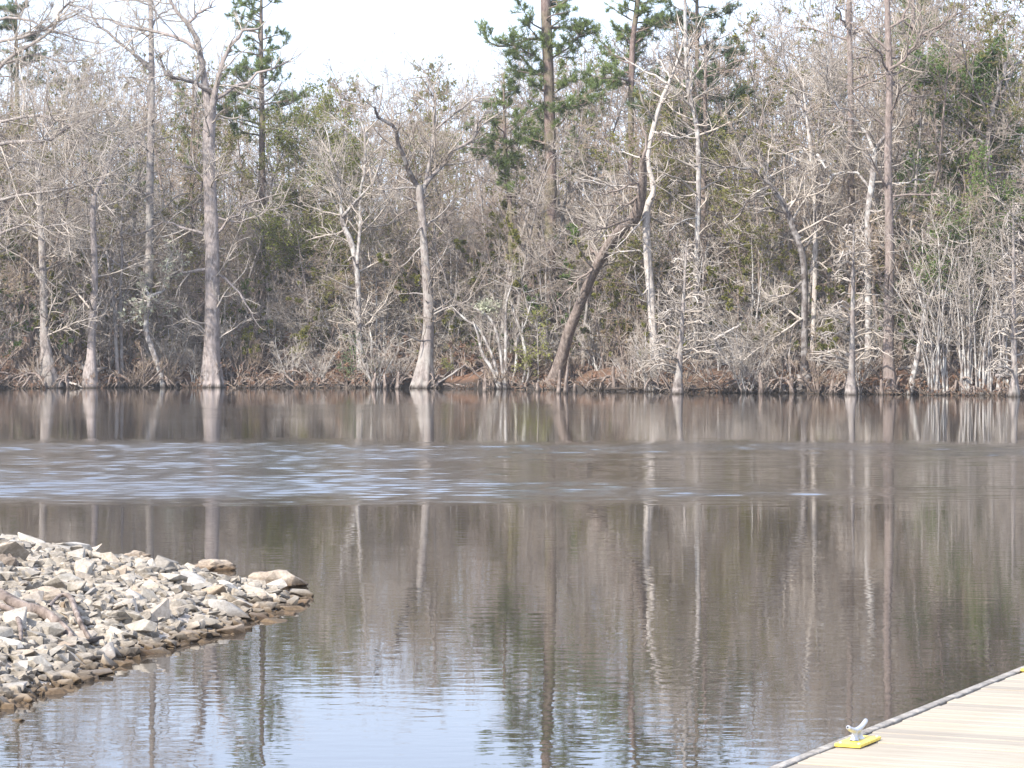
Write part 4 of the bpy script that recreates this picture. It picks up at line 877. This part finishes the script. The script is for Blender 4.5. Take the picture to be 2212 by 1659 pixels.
L.new(c, b.inputs['Base Color']); b.inputs['Roughness'].default_value = 0.95; bump(N, L, b, vo.outputs['Distance'], 0.8, 0.03)
sp = link('gravel_spit', grid_mesh('gravel_spit', np.arange(-14, 0.01, 0.1), np.arange(10.5, 29.5, 0.1), spit_z, M['gravel'])); tag(sp, 'low spit of crushed gravel under the riprap', kind='structure')

def rock_mat(name, stops, lum=0.35):
    m, N, L, b = nmat(name); oi = N.new('ShaderNodeObjectInfo'); r = ramp(N, [(p_, dim(c_, 0.98)) for p_, c_ in stops]); L.new(oi.outputs['Random'], r.inputs[0])
    v = world_coords(N, L); f = noise(N, L, v, 7, 5, 0.65); f2 = noise(N, L, v, 45, 5, 0.7)
    k = ramp(N, [(0.3, (1 - lum,) * 3), (0.7, (1 + lum * 0.5,) * 3)]); L.new(f, k.inputs[0]); c = mixc(N, L, 1.0, r.outputs[0], k.outputs[0], 'MULTIPLY')
    k2 = ramp(N, [(0.35, (0.78, 0.76, 0.73)), (0.6, (1.08,) * 3)]); L.new(f2, k2.inputs[0]); c = mixc(N, L, 1.0, c, k2.outputs[0], 'MULTIPLY')
    sx = N.new('ShaderNodeSeparateXYZ'); gm = N.new('ShaderNodeNewGeometry'); L.new(gm.outputs['Position'], sx.inputs[0])
    wet_dark = N.new('ShaderNodeMapRange'); wet_dark.inputs[1].default_value = 0.02; wet_dark.inputs[2].default_value = 0.10; L.new(sx.outputs['Z'], wet_dark.inputs[0])
    c = mixc(N, L, wet_dark.outputs[0], mixc(N, L, 1.0, c, (0.34, 0.27, 0.2), 'MULTIPLY'), c)      # the waterline stain
    L.new(c, b.inputs['Base Color']); b.inputs['Roughness'].default_value = 0.9; b.inputs['Specular IOR Level'].default_value = 0.25; bump(N, L, b, f2, 0.5, 0.012)
    return m
M['rock'] = rock_mat('pale riprap stone', [(0.0, (0.24, 0.215, 0.18)), (0.2, (0.36, 0.335, 0.29)), (0.4, (0.42, 0.375, 0.31)), (0.58, (0.34, 0.27, 0.20)), (0.75, (0.46, 0.43, 0.38)), (0.9, (0.31, 0.295, 0.275)), (1.0, (0.40, 0.33, 0.25))])
M['rocktan'] = rock_mat('tan crusted stone', [(0, (0.36, 0.305, 0.245)), (1, (0.38, 0.32, 0.255))], 0.6)
M['rockdark'] = rock_mat('brown stone', [(0, (0.20, 0.165, 0.135)), (1, (0.24, 0.2, 0.16))])
def hull(seed, n=13, ax=(1, 0.8, 0.55)):
    g = np.random.default_rng(seed); bm = bmesh.new()
    p = g.uniform(-1, 1, (n * 3, 3)); nr = np.linalg.norm(p, axis=1); p = p[(nr < 1.25) & (nr > 0.6)][:n]; p = p / np.maximum(np.abs(p).max(1, keepdims=True), 0.75) * 0.5
    for q in p * np.array(ax): bm.verts.new(q)
    bmesh.ops.convex_hull(bm, input=bm.verts)
    for vv in [vv for vv in bm.verts if not vv.link_faces]: bm.verts.remove(vv)
    bmesh.ops.bevel(bm, geom=list(bm.edges), offset=0.02, segments=1, affect='EDGES', clamp_overlap=True) if n < 14 else None
    me = bpy.data.meshes.new('rock'); bm.to_mesh(me); bm.free(); me.materials.append(M['rock']); return me
g = np.random.default_rng(400)
hulls = [hull(410 + k, 10 + k % 4, (1, 0.55 + 0.35 * g.random(), 0.28 + 0.4 * g.random())) for k in range(26)]
def lump(seed, ax, mat):
    g = np.random.default_rng(seed); bm = bmesh.new(); bmesh.ops.create_icosphere(bm, subdivisions=3, radius=0.5); ph = g.random((10, 4)) * 6.28
    for vv in bm.verts:
        c = vv.co; s = sum(math.sin(c.x * (4 + 2.6 * k) + ph[k, 0]) * math.sin(c.y * (4 + 2.6 * k) + ph[k, 1]) * math.sin(c.z * (4 + 2.6 * k) + ph[k, 2]) / (1 + 0.5 * k) for k in range(10))
        vv.co = c * (1 + 0.28 * s); vv.co = Vector((vv.co.x * ax[0], vv.co.y * ax[1], vv.co.z * ax[2]))
    me = bpy.data.meshes.new('rock'); bm.to_mesh(me); bm.free(); me.materials.append(M[mat]); return me
def spit_hit(px, py):
    """where the sight line through a picture point meets the gravel"""
    D = depth(py, 0.2)
    for _ in range(30):
        x = (px - CX) / F * D; z = max(float(spit_z(x, D)), 0.0); D = 0.5 * D + 0.5 * depth(py, z)
    return (px - CX) / F * D, D, z
taken = []
def rock_at(px, py, wpx, asp, hfr, me, label, rz=0.0, tilt=(0, 0), group=None, sink=0.3, cat='rock'):
    x, D, z = spit_hit(px, py); w = wpx / F * D
    o = link('rock', me); o.scale = (w, w * asp, w * hfr); o.location = (x, D, z + w * hfr * (0.5 - sink) * 0.5); o.rotation_euler = (tilt[0], tilt[1], rz); tag(o, label, cat, group); taken.append((x, D, w * 0.42)); return o
U = (1, 1, 1)
rock_at(592, 1268, 104, 0.8, 0.55, lump(1, U, 'rocktan'), 'largest tan crusted boulder near the tip of the spit', 0.4)
rock_at(462, 1232, 88, 0.7, 0.42, lump(2, U, 'rocktan'), 'tan crusted boulder on the crest, left of the largest one', 0.2)
rock_at(295, 1212, 62, 0.7, 0.55, lump(3, U, 'rocktan'), 'small tan crusted boulder on the crest of the spit')
rock_at(12, 1225, 56, 0.8, 0.8, lump(4, U, 'rockdark'), 'brown lumpy rock at the left edge of the frame')
rock_at(88, 1296, 92, 0.6, 0.5, lump(5, U, 'rock'), 'long smooth pale boulder on the left of the riprap', 0.1, (0.1, -0.05))
rock_at(322, 1280, 52, 0.9, 0.85, hull(431, 9, (1, 1, 1)), 'upright dark edged block in the middle of the riprap', 0.7, (0.3, 0.2))
rock_at(646, 1292, 62, 0.7, 0.5, hull(432, 10, (1, 1, 1)), 'pointed wedge rock at the very tip of the spit', 0.3)
rock_at(547, 1338, 68, 0.8, 0.35, hull(433, 10, (1, 1, 1)), 'flat pale slab sliding into the water below the boulder', 0.9, (0.15, 0.2))
rock_at(492, 1368, 78, 0.6, 0.5, hull(434, 10, (1, 1, 1)), 'long pointed slab at the water on the near side', 0.5, (0.1, -0.2))
rock_at(562, 1302, 52, 0.8, 0.6, lump(6, U, 'rocktan'), 'pinkish block between the tip boulder and the water')
rock_at(125, 1365, 66, 0.7, 0.65, hull(435, 11, (1, 1, 1)), 'pale wedge rock leaning over the bent driftwood', -0.4, (0.3, 0.3))
rock_at(188, 1392, 60, 0.9, 0.8, hull(436, 11, (1, 1, 1)), 'chunky pale rock beside the foot of the driftwood', 0.8)
rock_at(155, 1432, 52, 0.8, 0.95, hull(437, 10, (1, 1, 1)), 'sharp pyramid rock at the near waterline', 0.3, (0.2, 0))
rock_at(222, 1247, 22, 0.8, 0.8, hull(438, 11, (1, 1, 1)), 'small bright white stone on the riprap', 0.3)
for px, py in ((-10, 1300), (15, 1315), (40, 1330), (65, 1338), (90, 1345), (110, 1358), (130, 1372), (145, 1388), (105, 1330), (130, 1318), (150, 1326), (163, 1352), (178, 1380), (196, 1404), (180, 1405), (210, 1398), (10, 1335), (30, 1345), (42, 1375), (44, 1400)):
    x, D, z = spit_hit(px, py); taken.append((x, D, 0.07))
RM = [(596, 1268, 'the largest tan boulder'), (462, 1232, 'the second tan boulder'), (295, 1212, 'the small tan boulder'), (12, 1225, 'the brown lumpy rock'), (88, 1296, 'the long smooth boulder'), (322, 1280, 'the upright dark edged block'), (646, 1292, 'the wedge at the tip'), (547, 1338, 'the flat pale slab'), (492, 1368, 'the long pointed slab'), (150, 1350, 'the bent driftwood'), (188, 1392, 'the chunky pale rock'), (155, 1432, 'the sharp pyramid rock'), (222, 1247, 'the bright white stone'), (30, 1350, 'the forked root'), (60, 1480, 'the near water corner'), (400, 1320, 'the middle of the spit'), (300, 1400, 'the near waterline')]
g = np.random.default_rng(440); n = 0; tries = 0; RL = []
while n < 286 and tries < 60000:
    tries += 1
    px = -70 + 740 * g.random(); py = 1150 + 420 * g.random(); D = depth(py, 0.25); x = (px - CX) / F * D; y = D
    d = float(spit_d(x, y))
    if d < -0.12: continue
    lim = 1.0 if n < 70 else (0.78 if n < 170 else 0.55)
    s = lim * (0.20 + 0.14 * g.random() ** 1.6)
    if any((x - a) ** 2 + (y - c_) ** 2 < (0.34 * s + r_) ** 2 for a, c_, r_ in taken): continue
    taken.append((x, y, 0.31 * s)); n += 1
    o = link('rock', hulls[int(g.integers(0, len(hulls)))]); z = float(spit_z(x, y))
    o.location = (x, y, z + s * 0.12); o.scale = (s * (0.9 + 0.5 * g.random()), s * (0.8 + 0.3 * g.random()), s * (0.5 + 0.5 * g.random())); o.rotation_euler = (0.28 * g.normal(), 0.28 * g.normal(), g.random() * 6.28)
    near = d < 0.14
    mk = min(RM, key=lambda q: math.hypot(q[0] - px, 1.6 * (q[1] - py))); side = ('left of' if px < mk[0] else 'right of') if abs(px - mk[0]) > 1.2 * abs(py - mk[1]) else ('beyond' if py < mk[1] else 'in front of')
    size = 'big' if s > 0.22 else ('middling' if s > 0.13 else 'small')
    tag(o, f"{size} angular riprap stone {'wetted at the water' if near else 'lying dry'} {side} {mk[2]}", 'rock', 'riprap stones at the water' if near else 'riprap stones on the spit')
# the small stones between
src = []
for k in range(8):
    me = hull(460 + k, 14 + k % 2, (1, 0.75, 0.55)); vv = np.array([q.co[:] for q in me.vertices]); me.calc_loop_triangles(); tt = np.array([t.vertices[:] for t in me.loop_triangles]); src.append((vv, tt)); bpy.data.meshes.remove(me)
gm_ = MB(); g = np.random.default_rng(470); nn = 11000
px = -90 + 770 * g.random(nn); py = 1150 + 430 * g.random(nn); Ds = depth(py, 0.25); x = (px - CX) / F * Ds; dd = spit_d(x, Ds); ok = dd > -0.22; x = x[ok]; y = Ds[ok]; zz = spit_z(x, y)
for i in range(len(x)):
    vv, tt = src[i % 8]; s = 0.035 + 0.10 * g.random() ** 2.0; e = Matrix.Rotation(g.random() * 6.28, 3, 'Z') @ Matrix.Rotation(0.6 * g.normal(), 3, 'X')
    gm_.add((vv * s) @ np.array(e).T + [x[i], y[i], zz[i] + s * 0.2], None, tt)
m2 = rock_mat('small crushed stone', [(0, (0.33, 0.295, 0.245)), (1, (0.35, 0.31, 0.26))], 0.7)
o = link('gravel', gm_.mesh('gravel', m2, smooth=False)); tag(o, 'small crushed stones filling the gaps of the riprap', 'gravel', kind='stuff')
# driftwood on the rocks
def drift(label, pts, lift, bark, seed, name='driftwood'):
    g = np.random.default_rng(seed); out = []
    for (px, py, w), lf in zip(pts, lift):
        x, D, z = spit_hit(px, py); q = W(px, py - lf, D - 0.02); out.append([*q[:2], max(q[2], z + 0.01) + 0.045, w / 2 / F * D])
    r = resample(out, 16); org = r[0, :3].copy(); mb = MB(); mb.tubes((r[:, :3] - org)[None], r[None, :, 3], 9, tip=True, flute=lambda a, u: 1 + 0.12 * np.cos(a * 3 + u * 5))
    o = link(name, mb.mesh(name, M[bark])); o.location = org; tag(o, label, 'driftwood'); return o
drift('bent driftwood bough arching over the riprap on the left', [(105, 1330, 7), (130, 1318, 8), (150, 1326, 12), (163, 1352, 13), (178, 1380, 12), (196, 1404, 9)], [6, 18, 22, 16, 9, 3], 'brown', 1)
drift('broad weathered root lying beneath the bent driftwood', [(-10, 1300, 24), (40, 1330, 26), (90, 1345, 26), (130, 1372, 22), (160, 1402, 14)], [6, 8, 9, 7, 3], 'brown', 2)
drift('short dark log wedged right of the bent driftwood', [(168, 1408, 10), (195, 1402, 12), (225, 1394, 9)], [2, 3, 2], 'dark', 3)
drift('forked grey root at the left edge of the riprap', [(0, 1330, 14), (30, 1345, 13), (42, 1375, 11), (44, 1402, 7)], [6, 7, 5, 2], 'brown', 4)

# ------------------------------------------------------------------ the floating dock
DZ = 0.45
def deck_pt(px, py): D = depth(py, DZ); return np.array([(px - CX) / F * D, D])
P1 = deck_pt(1665, 1659); P2 = deck_pt(2212, 1440); u = (P2 - P1) / np.linalg.norm(P2 - P1); ang = math.atan2(u[1], u[0])
dock = empty('floating_dock', (P1[0], P1[1], 0), ang); tag(dock, 'pale timber floating dock with yellow cleat plates, lower right corner', 'dock')
# local x runs along the edge, local -y lies inland over the deck
def box(name, lo, hi, mat, parent, bev=0.004):
    bm = bmesh.new(); bmesh.ops.create_cube(bm, size=1)
    for vv in bm.verts: vv.co = Vector([(lo[k] + hi[k]) / 2 + vv.co[k] * (hi[k] - lo[k]) for k in range(3)])
    if bev: bmesh.ops.bevel(bm, geom=list(bm.edges), offset=bev, segments=1, affect='EDGES')
    me = bpy.data.meshes.new(name); bm.to_mesh(me); bm.free(); return link(name, me, parent, mat)
m, N, L, b = nmat('new deck timber'); M['deck'] = m
oi = N.new('ShaderNodeObjectInfo'); v = coords(N, L, (9, 0.8, 9)); f = noise(N, L, v, 5, 6, 0.6); f2 = noise(N, L, coords(N, L, (1, 1, 1)), 1.4, 3, 0.6)
r1 = ramp(N, [(0.25, (0.28, 0.235, 0.172)), (0.55, (0.355, 0.312, 0.242)), (0.8, (0.395, 0.355, 0.29))]); L.new(f, r1.inputs[0])
r2 = ramp(N, [(0, (0.80, 0.80, 0.82)), (0.5, (1, 1, 1)), (1, (1.08, 1.05, 1.0))]); L.new(oi.outputs['Random'], r2.inputs[0]); c = mixc(N, L, 1, r1.outputs[0], r2.outputs[0], 'MULTIPLY')
k = ramp(N, [(0.35, (0.9, 0.89, 0.88)), (0.6, (1, 1, 1))]); L.new(f2, k.inputs[0]); c = mixc(N, L, 1, c, k.outputs[0], 'MULTIPLY')
L.new(c, b.inputs['Base Color']); b.inputs['Roughness'].default_value = 0.8; bump(N, L, b, f, 0.25, 0.004)
M['rim'] = bark_mat('weathered grey timber', (0.27, 0.245, 0.215), (0.38, 0.35, 0.31), (0.46, 0.43, 0.39))
m, N, L, b = nmat('yellow paint'); M['yellow'] = m; f = noise(N, L, coords(N, L), 30, 4); r1 = ramp(N, [(0.3, (0.62, 0.42, 0.06)), (0.5, (0.78, 0.58, 0.08)), (0.7, (0.80, 0.64, 0.13))]); L.new(f, r1.inputs[0]); L.new(r1.outputs[0], b.inputs['Base Color']); b.inputs['Roughness'].default_value = 0.45
m, N, L, b = nmat('galvanised metal'); M['galv'] = m; f = noise(N, L, coords(N, L), 60, 4); r1 = ramp(N, [(0.3, (0.42, 0.43, 0.45)), (0.7, (0.62, 0.63, 0.65))]); L.new(f, r1.inputs[0]); L.new(r1.outputs[0], b.inputs['Base Color']); b.inputs['Roughness'].default_value = 0.45; b.inputs['Metallic'].default_value = 0.45
m, N, L, b = nmat('black float plastic'); M['float'] = m; b.inputs['Base Color'].default_value = (0.02, 0.02, 0.022, 1); b.inputs['Roughness'].default_value = 0.5
RIM = 0.045; X0, X1, DW = -7.0, 10.0, 2.6
box('edge_beam', (X0, -RIM, DZ - 0.24), (X1, 0, DZ + 0.004), M['rim'], dock)
box('edge_beam', (X0, -DW, DZ - 0.24), (X1, -DW + RIM, DZ + 0.004), M['rim'], dock)
pw = 0.14; gap = 0.009; n = int((X1 - X0) / pw); g = np.random.default_rng(500)
base = box('plank', (0.003, -DW + RIM + 0.012, DZ - 0.035), (pw - gap + 0.003, -RIM - 0.016, DZ), M['deck'], dock, 0.003)
for k in range(n):
    o = base if k == 0 else base.copy()
    if k: COL.objects.link(o); o.parent = dock
    o.location = (X0 + k * pw, 0.004 * g.normal(), 0.0015 * g.normal())
for k in range(4): box('float_drum', (X0 + 0.6 + k * 4.2, -DW + 0.15, -0.18), (X0 + 3.4 + k * 4.2, -0.15, DZ - 0.245), M['float'], dock, 0.06)
def cleat(xl):
    """xl: where the plate starts along the edge"""
    pl = box('cleat_plate', (xl, -RIM - 0.008 - 0.112, DZ + 0.003), (xl + 0.28, -RIM - 0.008, DZ + 0.017), M['yellow'], dock, 0.002)
    c = bpy.data.objects.new('cleat', None); COL.objects.link(c); c.parent = dock; c.location = (xl + 0.14, -RIM - 0.06, DZ + 0.017)
    mb = MB(); Lc = 0.118
    t = np.linspace(-1, 1, 15); pts = np.stack([t * Lc, 0 * t, 0.040 + 0.026 * np.abs(t) ** 1.8], 1)
    rr = 0.0125 - 0.0030 * np.abs(t); pts = np.vstack([pts[:1] - [0.003, 0, -.001], pts, pts[-1:] + [0.003, 0, .001]]); rr = np.concatenate([[0.004], rr, [0.004]])
    mb.tubes(pts[None], rr[None], 12); v0 = mb.n
    mb.add([pts[0] - [0.001, 0, 0], pts[-1] + [0.001, 0, 0]])
    link('horn', mb.mesh('horn', M['galv']), c)
    for s in (-1, 1):
        lm = MB(); p = np.array([[s * 0.036, 0, 0.0], [s * 0.035, 0, 0.004], [s * 0.033, 0, 0.012], [s * 0.031, 0, 0.028], [s * 0.030, 0, 0.042]]); lm.tubes(p[None], np.array([[0.021, 0.020, 0.014, 0.012, 0.014]]), 10); link('cleat_leg', lm.mesh('cleat_leg', M['galv']), c)
    for bx_ in (0.02, 0.26):
        for by_ in (-0.02, -0.1):
            bm_ = MB(); bm_.tubes(np.array([[[xl + bx_, -RIM - 0.008 + by_, DZ + 0.016], [xl + bx_, -RIM - 0.008 + by_, DZ + 0.0215], [xl + bx_, -RIM - 0.008 + by_, DZ + 0.0225]]]), np.array([[0.007, 0.007, 0.001]]), 6, tip=True); link('bolt', bm_.mesh('bolt', M['galv'], smooth=False), dock)
    w = box('cleat_web', (-0.03, -0.007, 0.0), (0.03, 0.007, 0.014), M['galv'], c, 0.002)
def along(px, py): return float((deck_pt(px, py) - P1) @ u)
a1 = along(1805, 1608); a2 = along(2203, 1444)
cleat(a1 - 0.10); cleat(a2 - 0.16)

# ------------------------------------------------------------------ thin spring haze over the river
hb = bmesh.new(); bmesh.ops.create_cube(hb, size=1)
lo, hi = (-440, -140, -3.4), (440, 720, 40)
for vv in hb.verts: vv.co = Vector([(lo[k] + hi[k]) / 2 + vv.co[k] * (hi[k] - lo[k]) for k in range(3)])
me = bpy.data.meshes.new('haze'); hb.to_mesh(me); hb.free()
hm = bpy.data.materials.new('haze'); hm.use_nodes = True; hn = hm.node_tree.nodes; hl = hm.node_tree.links
for n in list(hn):
    if n.type != 'OUTPUT_MATERIAL': hn.remove(n)
pv = hn.new('ShaderNodeVolumePrincipled'); pv.inputs['Color'].default_value = (0.98, 0.98, 0.99, 1); pv.inputs['Density'].default_value = 0.0003; pv.inputs['Anisotropy'].default_value = 0.2
hl.new(pv.outputs[0], [n for n in hn if n.type == 'OUTPUT_MATERIAL'][0].inputs['Volume'])
me.materials.append(hm); tag(link('haze', me), 'thin pale haze over the river and woods', kind='stuff')
